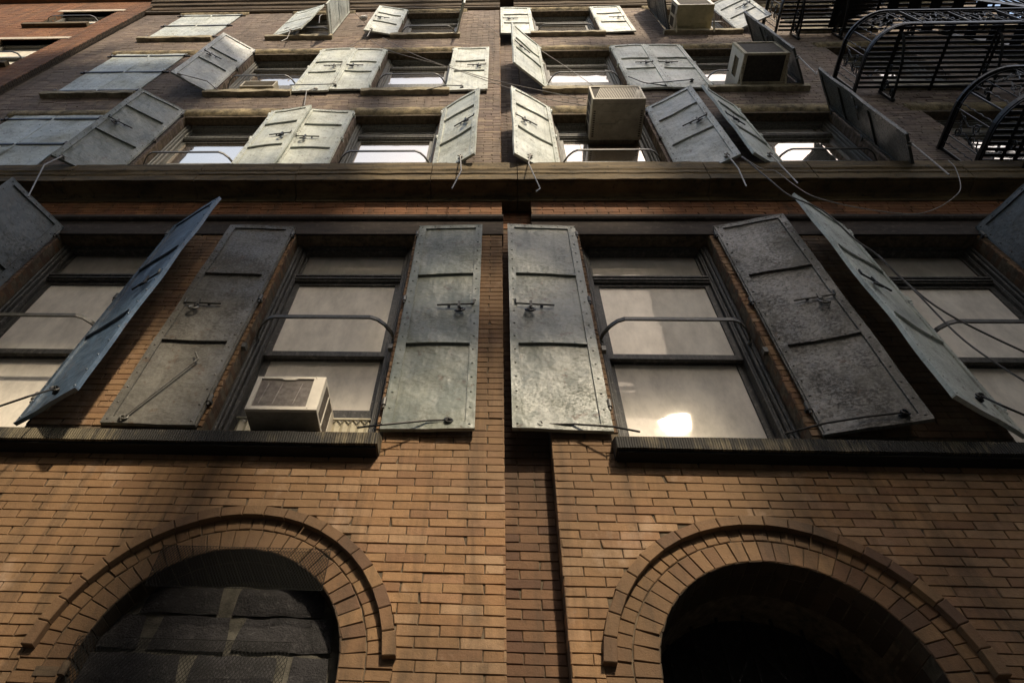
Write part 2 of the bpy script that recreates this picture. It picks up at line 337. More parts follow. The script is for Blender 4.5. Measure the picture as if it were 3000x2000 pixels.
def reveal(mb, x, side, y0, y1, z0, z1):
    """brick ends on the cheek of an opening, facing +x (side 1) or -x"""
    r = math.floor(z0/CO)
    while (r+1)*CO <= z1+0.01:
        za, zb = r*CO+JT/2, (r+1)*CO-JT/2; r += 1
        if za < z0-0.01: continue
        segs = [(y0, y1)] if r % 2 else [(y0, (y0+y1)/2-JT/2), ((y0+y1)/2+JT/2, y1)]
        for a, b in segs:
            P = [Vector((x, a, za)), Vector((x, b, za)), Vector((x, b, zb)), Vector((x, a, zb))]
            if side < 0: P = [P[1], P[0], P[3], P[2]]
            brick(mb, P, (side, 0, 0))
def ringbricks(mb, cx, cz, ra, rb, n, y, a0=0.0, a1=math.pi, gap=0.0045, N=(0, -1, 0)):
    for i in range(n):
        t0 = a0+(a1-a0)*i/n; t1 = a0+(a1-a0)*(i+1)/n; P = []
        for t, rr, sg in ((t0, ra, 1), (t1, ra, -1), (t1, rb, -1), (t0, rb, 1)):
            tt = t + sg*gap/2/rr; P.append(Vector((cx+rr*math.cos(tt), y, cz+rr*math.sin(tt))))
        brick(mb, [P[0], P[3], P[2], P[1]], N, cham=0.003, jit=0.002)

XC, XA, XB, XR = -7.258, 0.07, 0.357, 9.4
HEAD = [5.583, 8.851, 11.936, 14.958]; SILL = [3.03, 6.80, 9.80, 12.99]
COLS = [[(-4.10, -3.0), (-1.84, -0.73), (0.77, 1.93), (3.12, 4.27), (5.45, 6.6), (7.75, 8.9)],
        [(-6.49, -5.25), (-4.12, -2.97), (-1.83, -0.71), (0.73, 1.90), (3.07, 4.24), (5.36, 6.5), (7.7, 8.85)],
        [(-6.47, -5.24), (-4.08, -2.96), (-1.81, -0.71), (0.74, 1.87), (3.02, 4.22), (5.32, 6.5), (7.7, 8.85)],
        [(-6.42, -5.20), (-4.06, -2.99), (-1.80, -0.70), (0.70, 1.86), (3.02, 4.22), (5.30, 6.5), (7.7, 8.85)]]
COLS[0].insert(0, (-6.45, -5.3))
HOLES = [(a, b, SILL[r], HEAD[r]) for r in range(4) for a, b in COLS[r]]
ARL, ARR, SP = -1.302, 1.37, 1.534
R1, R2, R3, R4 = 0.617, 0.738, 0.862, 0.872

BLD = empty('brick_building', (0, 1.0, 0), 'tall old brick warehouse with rows of iron shuttered windows filling the photo', 'building')
# --- solid mortar core, split by the openings
def core():
    mb = MB()
    def slab(xa, xb, y0, holes, zt=17.0, circ=None):
        zs = sorted({-1.6, zt} | {h[2] for h in holes} | {h[3] for h in holes} | ({SP+R1+0.02} if circ is not None else set()))
        for z0, z1 in zip(zs, zs[1:]):
            zm = (z0+z1)/2; hs = sorted((h[0], h[1]) for h in holes if h[2] < zm < h[3])
            if circ is not None and zm < SP+R1: hs = hs + [(circ-R1, circ+R1)]
            hs.sort(); x = xa
            for a, b in hs:
                if a > x: mb.box(x, a, y0, 0.9, z0, z1)
                x = max(x, b)
            if x < xb: mb.box(x, xb, y0, 0.9, z0, z1)
        if circ is not None:      # spandrels round the arch
            n = 24
            for i in range(n):
                t0, t1 = math.pi*i/n, math.pi*(i+1)/n
                p = [(circ+R1*math.cos(t0), SP+R1*math.sin(t0)), (circ+R1*math.cos(t0), SP+R1+0.02), (circ+R1*math.cos(t1), SP+R1+0.02), (circ+R1*math.cos(t1), SP+R1*math.sin(t1))]
                mb.prism(p, y0, 0.9)
    slab(XC, XA, 0.0085, [h for h in HOLES if h[1] < XA], circ=ARL)
    slab(XB, XR, 0.0085, [h for h in HOLES if h[0] > XB], circ=ARR)
    mb.box(XA, XB, 0.1285, 0.9, -1.6, 17.0)
    return mb.build('mortar_core', 'mortar', BLD)
core()
# --- brick faces
ft = 5.92
def lowwall():
    mb = MB(); LH = [h for h in HOLES if h[2] < 4]
    field(mb, XC, XA, -0.1, 5.583, 0, LH + [(XC, -0.68, 2.80, 3.03)], [(ARL, SP, R4, R3, 1.4), (ARL, SP, 0.1, R1, -9)], anchor=XA)
    field(mb, XB, XR, -0.1, 5.583, 0, LH + [(0.72, XR, 2.80, 3.03)], [(ARR, SP, R4, R3, 1.4), (ARR, SP, 0.1, R1, -9)], anchor=XB)
    for cx in (ARL, ARR):
        for s_ in (-1, 1): reveal(mb, cx+s_*R1, -s_, 0.0, 0.12, -0.1, SP)
        # coursed jamb blocks beside the arch under its springing
    rv = MB()
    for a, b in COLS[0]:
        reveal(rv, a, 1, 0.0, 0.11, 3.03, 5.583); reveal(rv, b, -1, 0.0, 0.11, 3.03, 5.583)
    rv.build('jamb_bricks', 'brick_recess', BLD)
    reveal(mb, XB, -1, 0.0, 0.12, -0.1, 17.0); reveal(mb, XA, 1, 0.0, 0.12, -0.1, 17.0)
    mb.build('wall', 'brick_tan', BLD)
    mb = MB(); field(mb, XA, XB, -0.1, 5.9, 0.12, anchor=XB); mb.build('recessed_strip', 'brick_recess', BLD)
    mb = MB(); field(mb, XC, XA, 5.90, 6.27, 0, anchor=XA); tag(mb.build('frieze', 'brick_orange', BLD), 'left run of narrow orange brick band under the ledge')
    mb = MB(); field(mb, XB, XR, 5.90, 6.27, 0, anchor=XB); tag(mb.build('frieze', 'brick_orange', BLD), 'right run of narrow orange brick band under the ledge')
    mb = MB(); field(mb, XA, XB, 5.9, 6.27, 0.12, anchor=XB); mb.build('recessed_strip', 'brick_orange', BLD)
lowwall()
def upwall():
    mb = MB(); UH = [h for h in HOLES if h[2] > 4]
    lin = [(a-0.12, b+0.12, HEAD[r], HEAD[r]+0.28) for r in (1, 2, 3) for a, b in COLS[r]]
    field(mb, XC, XA, 6.83, 15.12, 0, UH+lin, anchor=XA, rough=0.5); field(mb, XB, XR, 6.83, 15.12, 0, UH+lin, anchor=XB, rough=0.5)
    field(mb, XA, XB, 6.83, 15.9, 0.12, anchor=XB)
    for r in (1, 2, 3):
        for a, b in COLS[r]: reveal(mb, a, 1, 0.0, 0.11, SILL[r], HEAD[r]); reveal(mb, b, -1, 0.0, 0.11, SILL[r], HEAD[r])
    tag(mb.build('wall', 'brick_brown', BLD), 'mauve brown brickwork above the ledge')
upwall()
# --- arches
def hood_segment_ring(mb, cx):
    n = 21; a0, a1 = R(3), R(177)
    for i in range(n):
        t0 = a0+(a1-a0)*i/n; t1 = a0+(a1-a0)*(i+1)/n; g = 0.004/2
        ra, rb = 0.812, 0.873; rj = rnd.uniform(-.004, .004); yf = -0.038+rnd.uniform(-.002, .002)
        P = [(ra, t0+g/ra), (ra, t1-g/ra), (rb+rj, t1-g/rb), (rb+rj, t0+g/rb)]; q = [(cx+rr*math.cos(t), SP+rr*math.sin(t)) for rr, t in P]
        n0 = len(mb.v); c = 0.0035
        cen = (sum(x for x, z in q)/4, sum(z for x, z in q)/4)
        for yy, k in ((0.01, 0), (yf+c, 0), (yf, c)):
            for x, z in q:
                d = math.hypot(cen[0]-x, cen[1]-z); mb.v.append((x+(cen[0]-x)*k/d*1.4, yy, z+(cen[1]-z)*k/d*1.4))
        for L_ in (0, 4):
            for j in range(4): mb.f.append((n0+L_+j, n0+L_+(j+1) % 4, n0+L_+4+(j+1) % 4, n0+L_+4+j))
        mb.f.append(tuple(n0+8+j for j in (3, 2, 1, 0)))
for cx, lab in ((ARL, 'brick arch round the blocked opening at lower left'), (ARR, 'brick arch round the black opening at lower right')):
    mb = MB(); ringbricks(mb, cx, SP, R1, R2-0.003, 30, 0.0); ringbricks(mb, cx, SP, R2+0.003, R3, 36, 0.0)
    # courses of the two rings run on below the springing
    for s_ in (-1, 1):
        for a, b in ((R1, R2-0.003), (R2+0.003, R3)):
            for k in range(2):
                z0 = SP-0.0565*(k+1)*1.0; xs = sorted((cx+s_*a, cx+s_*b))
                brick(mb, [Vector((xs[0], 0, z0+JT/2)), Vector((xs[1], 0, z0+JT/2)), Vector((xs[1], 0, z0+CO-JT/2)), Vector((xs[0], 0, z0+CO-JT/2))], (0, -1, 0))
    A0 = mb; mb = MB()
    for i in range(26):
        t0, t1 = math.pi*i/26+0.004, math.pi*(i+1)/26-0.004
        for y0, y1 in ((0.004, 0.112), (0.118, 0.30)):
            a = Vector((cx+(R1-0.004)*math.cos(t0), 0, SP+(R1-0.004)*math.sin(t0))); b = Vector((cx+(R1-0.004)*math.cos(t1), 0, SP+(R1-0.004)*math.sin(t1)))
            Nn = Vector((-math.cos((t0+t1)/2), 0, -math.sin((t0+t1)/2))); Y0 = Vector((0, y0, 0)); Y1 = Vector((0, y1, 0))
            brick(mb, [a+Y0, b+Y0, b+Y1, a+Y1], Nn, jit=0)
    A = tag(A0.build('arch', 'brick_arch', BLD), lab); mb.build('soffit', 'brick_shade', A)
    mb = MB(); hood_segment_ring(mb, cx); mb.build('hood_mould', 'brick_arch', A)
# blocked fill of the left arch
def lump(mb, poly, y, h, cell=0.035, jit=0.008, seed=0):
    """rough block face: a polygon (x,z quad) gridded and roughened"""
    (x0, z0), (x1, z1), (x2, z2), (x3, z3) = poly
    nx = max(2, int(abs(x1-x0)/cell)); nz = max(2, int(abs(z3-z0)/cell)); n = len(mb.v)
    for j in range(nz+1):
        for i in range(nx+1):
            u, v = i/nx, j/nz
            x = (x0*(1-u)+x1*u)*(1-v)+(x3*(1-u)+x2*u)*v; z = (z0*(1-u)+z1*u)*(1-v)+(z3*(1-u)+z2*u)*v
            e = min(u, 1-u, v, 1-v); yy = y - h*min(1, e*6) + jit*noise.noise(Vector((x*9+seed, z*9, 3.1)))+jit*0.5*noise.noise(Vector((x*31+seed, z*31, 7)))
            mb.v.append((x + jit*noise.noise(Vector((x*8, z*8, 9+seed))), yy, z + jit*noise.noise(Vector((x*8, z*8, 19+seed)))))
    for j in range(nz):
        for i in range(nx):
            a = n+j*(nx+1)+i; mb.f.append((a, a+1, a+nx+2, a+nx+1))
mb = MB(); lump(mb, [(-1.95, -0.4), (-0.65, -0.4), (-0.65, 2.0), (-1.95, 2.0)], 0.124, 0.0, 0.022, 0.010, 5)
F = tag(mb.build('arch_infill', 'mortar_light', BLD, True), 'rough mortar and dark blocks walling up the left arch')
rows = [(1.84, 1.985, (-1.76, -1.36), (-1.30, -0.83)), (1.655, 1.825, (-1.93, -1.70), (-1.645, -1.275), (-1.235, -0.76)), (1.45, 1.63, (-1.93, -1.45), (-1.41, -0.99), (-0.95, -0.74)),
        (1.25, 1.43, (-1.93, -1.60), (-1.56, -1.15), (-1.11, -0.74)), (1.05, 1.23, (-1.93, -1.45), (-1.41, -0.99), (-0.95, -0.74)), (0.7, 1.03, (-1.93, -1.30), (-1.26, -0.74)), (0.2, 0.68, (-1.93, -1.30), (-1.26, -0.74))]
for z0, z1, *bs in rows:
    for a, b in bs:
        mb = MB(); lump(mb, [(a, z0), (b, z0), (b-0.02, z1), (a+0.02, z1)], 0.110, 0.006, 0.022, 0.011, a*10); mb.build('block', 'slate', F, True)
mb = MB(); mb.box(-1.96, -0.64, 0.62, 0.66, -1.6, 2.2); mb.build('dark_backing', 'dark_void', F)
def wires(x0, x1, z0, z1, y, pitch, w, clip=None):
    mb = MB(); hgt = z1-z0
    k = int((x1-x0+hgt)/pitch)+1
    for i in range(k):
        for sgn in (1, -1):
            # line x = xs + sgn*(z-z0)*0.62
            xs = (x0-hgt*0.62+i*pitch) if sgn > 0 else (x0+i*pitch)
            pts = []
            for t in (0, 1): pts.append((xs+sgn*hgt*0.62*t, z0+hgt*t))
            (xa, za), (xb, zb) = pts
            def cl(xa, za, xb, zb):
                for lim, sg in ((x0, 1), (x1, -1)):
                    if (xa-lim)*sg < 0 and (xb-lim)*sg < 0: return None
                    if (xa-lim)*sg < 0: t = (lim-xa)/(xb-xa); xa, za = lim, za+(zb-za)*t
                    elif (xb-lim)*sg < 0: t = (lim-xa)/(xb-xa); xb, zb = lim, za+(zb-za)*t
                return xa, za, xb, zb
            q = cl(xa, za, xb, zb)
            if q: mb.bar((q[0], y+sgn*0.001, q[1]), (q[2], y+sgn*0.001, q[3]), w)
    for a, b in (((x0, y, z0), (x1, y, z0)), ((x0, y, z1), (x1, y, z1)), ((x0, y, z0), (x0, y, z1)), ((x1, y, z0), (x1, y, z1))): mb.bar(a, b, w*1.1)
    return mb
tag(wires(-1.73, -0.835, 1.91, 2.15, -0.012, 0.016, 0.0018).build('wire_screen', 'dark_void', BLD), 'small wire screen over the top of the blocked arch')
tag(wires(-1.93, -0.92, 0.6, 1.64, -0.012, 0.018, 0.0018).build('wire_screen', 'dark_void', BLD), 'wire screen over the lower part of the blocked arch')
# little iron pintle blocks left in the jambs
for x, z in ((-2.0, 1.475), (-0.70, 1.40)):
    mb = MB(); mb.box(x-0.06, x+0.05, -0.004, 0.02, z-0.022, z+0.022); sgn = 1 if x < -1 else -1
    mb.cyl((x+sgn*0.09, -0.03, z-0.03), (x+sgn*0.09, -0.03, z+0.03), 0.017); mb.bar((x+sgn*0.09, -0.03, z), (x+sgn*0.09, 0.02, z), 0.02); mb.build('pintle_block', 'stone_brown', BLD)
# right arch: deep dark doorway with a grille
mb = MB(); mb.box(ARR-R1, ARR+R1, 0.55, 0.6, -1.6, SP+R1); G = tag(mb.build('doorway', 'slate', BLD), 'black doorway behind the right arch')
mb = MB()
for i in range(9): x = ARR-0.58+i*0.145; mb.box(x-0.007, x+0.007, 0.48, 0.494, -1.6, SP+math.sqrt(max(0.01, R1**2-(x-ARR)**2))-0.01)
for z in (0.3, 0.9, 1.5): mb.box(ARR-R1+0.01, ARR+R1-0.01, 0.46, 0.474, z, z+0.02)
mb.bar((ARR-0.5, 0.45, 1.2), (ARR, 0.45, 1.95), 0.008); mb.bar((ARR+0.5, 0.45, 1.2), (ARR, 0.45, 1.95), 0.008)
mb.build('grille', 'slate', G)

# --- lower sill, lintel band, ledge, top cornice
mb = MB(); prof = [(0.12, 2.80), (-0.10, 2.805), (-0.105, 2.81), (-0.105, 2.91), (-0.095, 2.918), (0.17, 3.035), (0.17, 2.80)][1:]
mb.profile([(0.05, 2.822), (-0.105, 2.824), (-0.107, 2.912), (-0.095, 2.92), (0.05, 3.0)], XC, -0.68, 60, 0.004); tag(mb.build('sill', 'sill_tooled', BLD), 'long black streaked sill under the left windows')
mb = MB(); mb.profile([(0.05, 2.822), (-0.105, 2.824), (-0.107, 2.912), (-0.095, 2.92), (0.05, 3.0)], 0.72, XR, 60, 0.004); tag(mb.build('sill', 'sill_tooled', BLD), 'long black streaked sill under the right windows')
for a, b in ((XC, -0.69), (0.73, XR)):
    mb = MB(); mb.box(a, b, -0.085, 0.05, 2.806, 2.821); mb.build('sill_shade_slab', 'dark_void', BLD)  # black slab added under the sill, standing in for its shade
mb = MB()
for a, b in ((XC, XA+0.012), (XB-0.012, XR)):
    mb.box(a, b, -0.012, 0.15, 5.585, 5.84); mb.profile([(-0.01, 5.84), (-0.035, 5.845), (-0.05, 5.865), (-0.05, 5.905), (0.0, 5.915)], a, b, 1)
mb.build('lintel_band', 'lintel_iron', BLD)
prof = [(0.10, 6.27), (-0.015, 6.272), (-0.02, 6.35), (-0.05, 6.368), (-0.16, 6.37), (-0.165, 6.378), (-0.175, 6.378), (-0.18, 6.37), (-0.198, 6.372),
        (-0.203, 6.475), (-0.193, 6.485), (-0.193, 6.50), (-0.205, 6.515), (-0.207, 6.56), (-0.199, 6.57), (-0.212, 6.60), (-0.214, 6.745), (-0.202, 6.765), (0.0, 6.80), (0.10, 6.80)]
js = [XC-0.05, -4.431, -3.05, -2.02, -0.643, 0.224, 2.104, 3.133, 4.597, 6.1, 7.6, XR]
CR = empty('ledge', (0, 0, 0)); CR.parent = BLD
bpy.data.objects.remove(CR)
cor = None
for i, (a, b) in enumerate(zip(js, js[1:])):
    mb = MB(); mb.profile([(y+rnd.uniform(-.003, .003), z) for y, z in prof], a+0.004, b-0.004, max(8, int((b-a)*22)), 0.006)
    mb.build('cornice_stone', 'stone_olive', BLD)
# top cornice
for a, b in ((XC-0.12, XA), (XB, XR)):
    mb = MB(); mb.profile([(0.05, 15.12), (-0.03, 15.122), (-0.055, 15.15), (-0.055, 15.22), (0.05, 15.235)], a, b, 1); mb.build('string_course', 'stone_brown', BLD)
    mb = MB(); field(mb, a, b, 15.25, 15.45, 0, anchor=b); mb.build('frieze', 'brick_brown', BLD)
    mb = MB(); mb.profile([(0.05, 15.45), (-0.03, 15.452), (-0.05, 15.50), (-0.05, 15.56), (-0.09, 15.60), (-0.11, 15.68), (-0.15, 15.72), (-0.15, 15.80), (-0.20, 15.86), (-0.22, 15.95), (-0.30, 16.02), (-0.30, 16.3), (0.05, 16.35)], a, b, 40, 0.004)
    mb.build('top_cornice', 'stone_brown', BLD)
mb = MB(); mb.profile([(0.17, 15.9), (-0.22, 15.98), (-0.28, 16.1), (-0.28, 16.3), (0.17, 16.33)], XA+.002, XB-.002, 1); mb.build('top_cornice', 'stone_brown', BLD)
# sills and lintels of the upper rows
for r in (1, 2, 3):
    for i, (a, b) in enumerate(COLS[r]):
        if r > 1:
            mb = MB(); mb.profile([(0.08, SILL[r]-0.115), (-0.07, SILL[r]-0.11), (-0.075, SILL[r]-0.015), (-0.06, SILL[r]-0.005), (0.12, SILL[r]+0.02)], a-0.09, b+0.06, 30, 0.012); mb.build('window_sill', 'stone_sill', BLD)
        # eroded lintel
        mb = MB(); L_ = 0.11; n = 40; x0, x1 = a-L_, b+L_; H = HEAD[r]; k = 7
        n0 = len(mb.v)
        for q in range(n+1):
            x = x0+(x1-x0)*q/n; nb = noise.noise(Vector((x*3.1, r*7.3, 0)))+0.5*noise.noise(Vector((x*9, r*3.3, 4))); er = max(0.0, 0.045*nb+0.02)
            t = 0.03*noise.noise(Vector((x*4, r*5, 11)))
            for y, z in ((0.13, H+0.002), (0.035+er*0.5, H+0.004+er*0.4), (0.0+er*0.4, H+0.03+er*0.8), (-0.025, H+0.075+er*0.8), (-0.032+0.01*nb, H+0.15), (-0.025, H+0.24+t), (0.004, H+0.27+t), (0.13, H+0.28)): mb.v.append((x, y, z))
        for q in range(n):
            for j in range(7):
                c_ = n0+q*8+j; mb.f.append((c_, c_+8, c_+9, c_+1))
        mb.f.append(tuple(n0+j for j in range(8))); mb.f.append(tuple(n0+n*8+j for j in reversed(range(8))))
        mb.build('window_lintel', 'stone_lintel', BLD, True)

# ---------------------------------------------------------------- windows
def window(r, a, b, closed=False, ac=None, blind=True):
    H, Z = HEAD[r], SILL[r]; cas = 0.085 if r == 0 else 0.075
    if r == 0: Z += 0.0
    wood = 'wood_dark' if r == 0 else 'wood_grey'
    mb = MB()
    # moulded wooden casing down both cheeks
    for s_, x in ((1, a), (-1, b)):
        def bx(d0, d1, y0, y1): mb.box(*sorted((x+s_*d0, x+s_*d1)), y0, y1, Z, H-0.001)
        bx(0.001, 0.030, 0.112, 0.30); bx(0.030, 0.052, 0.128, 0.30); bx(0.052, cas, 0.16, 0.30)
        for d, y in ((0.018, 0.112), (0.041, 0.130), (0.064, 0.160)): mb.cyl((x+s_*d, y, Z), (x+s_*d, y, H-0.002), 0.0095, 8)
    mb.box(a+cas, b-cas, 0.14, 0.30, H-0.05, H-0.001); mb.box(a+cas, b-cas, 0.12, 0.14, H-0.028, H-0.001)
    mb.box(a+cas, b-cas, 0.16, 0.34, Z-0.03, Z+0.03)
    Wd = mb.build('window', wood, BLD)
    if r == 0: lv = dict(tt=H-0.06, tb=H-0.43, ub=(H-0.53, H-0.43), gt=H-0.57, gm=(H-1.56, H-1.47), gb=Z+0.10)
    else: lv = dict(tt=H-0.06, tb=H-0.30, ub=(H-0.40, H-0.30), gt=H-0.46, gm=(H-1.28, H-1.10), gb=Z+0.10)
    X0, X1 = a+cas, b-cas
    mb = MB()
    mb.box(X0, X1, 0.165, 0.25, lv['ub'][0], lv['ub'][1]); mb.box(X0, X1, 0.145, 0.165, lv['ub'][0]+0.055, lv['ub'][0]+0.075); mb.box(X0, X1, 0.150, 0.165, lv['ub'][0]+0.02, lv['ub'][0]+0.035)
    st = 0.045
    def sash(y, zb, zt, bot, top):
        mb.box(X0, X0+st, y, y+0.035, zb, zt); mb.box(X1-st, X1, y, y+0.035, zb, zt)
        mb.box(X0+st, X1-st, y, y+0.035, zb, zb+bot); mb.box(X0+st, X1-st, y, y+0.035, zt-top, zt)
    panes = []
    mb.box(X0, X0+0.02, 0.19, 0.22, lv['ub'][1], H-0.05); mb.box(X1-0.02, X1, 0.19, 0.22, lv['ub'][1], H-0.05)
    panes.append((X0+0.02, X1-0.02, 0.205, lv['ub'][1], H-0.05))
    sash(0.19, lv['gm'][0], lv['ub'][0], lv['gm'][1]-lv['gm'][0] if r else 0.055, 0.035)
    panes.append((X0+st, X1-st, 0.207, lv['gm'][0]+0.05, lv['ub'][0]-0.035))
    zb = Z+0.03
    if ac: zb = ac
    sash(0.235, zb, lv['gm'][0]+0.05, 0.11, 0.05)
    panes.append((X0+st, X1-st, 0.252, zb+0.11, lv['gm'][0]))
    mb.build('sash', wood, Wd)
    for k, (x0, x1, y, z0, z1) in enumerate(panes):
        g = MB(); g.quad((x0, y, z0), (x1, y, z0), (x1, y, z1), (x0, y, z1)); o = g.build('pane', ('glass_sky' if r else 'glass') if k else 'glass_old', Wd)
    g = MB(); g.box(X0, X1, 0.33, 0.334, Z, H-0.02)
    g.build('window_shade', 'blind', Wd)
    g = MB(); g.box(a-0.02, b+0.02, 0.86, 0.9, Z-0.1, H+0.1)
    # guard bar bowed out across the opening
    if not closed:
        zg = (4.14 if r == 0 else SILL[r]+(0.60 if r < 3 else 0.42)); g = MB(); yo = -0.085
        pts = [(a+0.03, 0.10, zg-0.004), (a+0.045, 0.05, zg), (a+0.09, -0.02, zg+0.004), (a+0.14, yo+0.02, zg+0.005), (a+0.19, yo, zg+0.005), (b-0.19, yo, zg+0.005), (b-0.14, yo+0.02, zg+0.005), (b-0.09, -0.02, zg+0.004), (b-0.045, 0.05, zg), (b-0.03, 0.10, zg-0.004)]
        g.ribbon(pts, 0.034 if r == 0 else 0.028, 0.014); g.dome((a+0.035, 0.10, zg-0.02), (1, -1, 0), 0.02); g.dome((b-0.035, 0.10, zg-0.02), (-1, -1, 0), 0.02)
        if r == 0: g.box(a+0.0, a+0.03, -0.01, 0.03, zg-0.27, zg-0.22); g.box(b-0.03, b, -0.01, 0.03, zg-0.27, zg-0.22)
        g.build('guard_bar', 'iron_grey', Wd)
    return Wd
for r in range(4):
    for i, (a, b) in enumerate(COLS[r]):
        window(r, a, b, closed=(i == 0), ac=(3.36 if (r == 0 and i == 2) else (10.3 if r == 2 and i in (1, 4) else None)))
# corrugated filler under the sash of the lower window with the air conditioner
mb = MB(); x = -1.75; n = 0
while x < -0.82:
    for k in range(4):
        t0, t1 = x+0.0275*k/4*2, x+0.0275*(k+1)/4*2
        y0, y1 = 0.215+0.011*math.cos(math.pi*k/2), 0.215+0.011*math.cos(math.pi*(k+1)/2)
        mb.quad((t0, y0, 3.04), (t1, y1, 3.04), (t1, y1, 3.345), (t0, y0, 3.345))
    x += 0.055
mb.box(-1.755, -0.815, 0.196, 0.203, 3.335, 3.352); mb.build('corrugated_filler', 'corrugated', BLD, True)

# ---------------------------------------------------------------- shutters
LEAVES = {
'0_1b':(-3.028,1,0.588,30.8,5.678,3.022),
'0_2a':(-1.875,-1,0.592,-0.8,5.661,3.026),
'0_2b':(-0.687,1,0.568,-1.5,5.668,3.015),
'0_3a':(0.725,-1,0.599,-3.0,5.663,3.026),
'0_3b':(1.994,1,0.586,13.8,5.668,3.023),
'0_4a':(3.144,-1,0.605,30.7,5.693,3.037),
'1_1a':(-4.162,-1,0.584,30.4,8.974,6.717),
'1_1b':(-2.954,1,0.537,6.5,8.921,6.820),
'1_2a':(-1.859,-1,0.578,-1.0,8.903,6.820),
'1_2b':(-0.682,1,0.538,29.9,8.956,6.763),
'1_3a':(0.702,-1,0.575,28.6,8.971,6.740),
'1_3b':(1.946,1,0.578,27.3,8.931,6.717),
'1_4a':(3.085,-1,0.558,29.3,8.948,6.739),
'1_4b':(4.246,1,0.551,118.9,8.914,6.672),
'2_1a':(-4.090,-1,0.550,30.9,12.059,9.753),
'2_1b':(-2.924,1,0.543,-0.3,12.041,9.762),
'2_2a':(-1.828,-1,0.530,0.8,11.991,9.820),
'2_2b':(-0.695,1,0.574,-2.0,12.024,9.748),
'2_3a':(0.718,-1,0.595,37.3,12.051,9.774),
'2_3b':(1.885,1,0.543,-1.5,12.025,9.767),
'2_4a':(3.016,-1,0.571,-0.5,12.031,9.750),
'2_4b':(4.220,1,0.569,117.8,12.032,9.767),
'3_1a':(-4.047,-1,0.564,166.4,15.026,12.984),
'3_1b':(-2.99,1,0.53,88,15.02,12.96),
'3_2a':(-1.805,-1,0.558,9.7,15.045,12.967),
'3_2b':(-0.705,1,0.53,74,15.02,12.98),
'3_3a':(0.671,-1,0.581,-2.6,15.053,12.948),
'3_3b':(1.870,1,0.576,1.2,15.045,12.967),
'3_4a':(3.03,-1,0.53,72,15.02,12.95),
'3_4b':(4.226,1,0.561,25.5,15.018,12.999),
}
RODS = {
'0_1b':[[-2.764,-0.207,3.14],[-2.794,-0.3,2.959],[-3.034,-0.2,2.974]],
'0_2a':[[-2.336,-0.044,3.063],[-2.082,-0.047,3.613],[-2.065,-0.047,3.65],[-2.11,-0.047,3.725]],
'0_2b':[[-0.275,-0.039,3.08],[-0.408,-0.043,3.069],[-0.668,-0.1,2.967],[-0.835,-0.03,3.01]],
'0_3a':[[0.296,-0.028,3.067],[0.493,-0.038,3.061],[0.716,-0.1,2.979],[0.89,-0.02,3.021]],
'0_3b':[[2.431,-0.157,3.077],[2.232,-0.108,3.088],[1.976,-0.1,3.036],[1.751,-0.02,3.021]],
'0_4a':[[2.921,-0.182,3.204],[2.921,-0.25,3.043],[3.147,-0.15,3.036]],
'1_1a':[[-4.572,-0.29,6.747],[-4.418,-0.42,6.196],[-4.124,-0.45,5.413]],
'1_2b':[[-0.364,-0.233,6.836],[-0.321,-0.36,6.157],[-0.383,-0.4,5.665]],
'1_3a':[[0.363,-0.235,6.842],[0.331,-0.3,6.468],[0.407,-0.36,5.748],[0.364,-0.37,5.666]],
'1_3b':[[2.349,-0.258,6.78],[2.283,-0.35,6.206],[2.183,-0.42,5.651]],
'1_4a':[[2.865,-0.174,7.001],[2.662,-0.4,5.752]],
'1_4b':[[4.046,-0.413,6.669],[3.959,-0.45,5.813]],
'2_1a':[[-4.466,-0.275,9.779],[-4.163,-0.12,9.957],[-3.94,-0.04,9.741]],
'2_1b':[[-2.552,-0.048,9.803],[-2.658,-0.049,9.673],[-2.521,-0.08,8.954]],
'2_2a':[[-2.311,-0.057,9.968],[-2.953,-0.066,9.912]],
'2_2b':[[-0.481,-0.043,9.875],[-0.708,-0.05,9.883],[-0.956,-0.06,9.648]],
'2_3b':[[2.349,-0.038,9.799],[2.071,-0.045,9.93],[1.9,-0.05,10.209]],
'2_4a':[[2.76,-0.048,10.033],[2.105,-0.042,9.892]],
'2_4b':[[4.024,-0.423,9.743],[3.929,-0.45,8.911],[3.922,-0.45,8.82],[3.969,-0.45,8.941]],
'3_1a':[[-3.658,-0.144,12.894],[-3.625,-0.1,12.478],[-3.677,-0.1,12.283]],
'3_1b':[[-4.51,0.886,19.553],[-3.177,-0.3,13.223],[-3.071,-0.3,12.655]],
'3_2a':[[-2.23,-0.123,13.013],[-2.199,-0.14,12.361]],
}
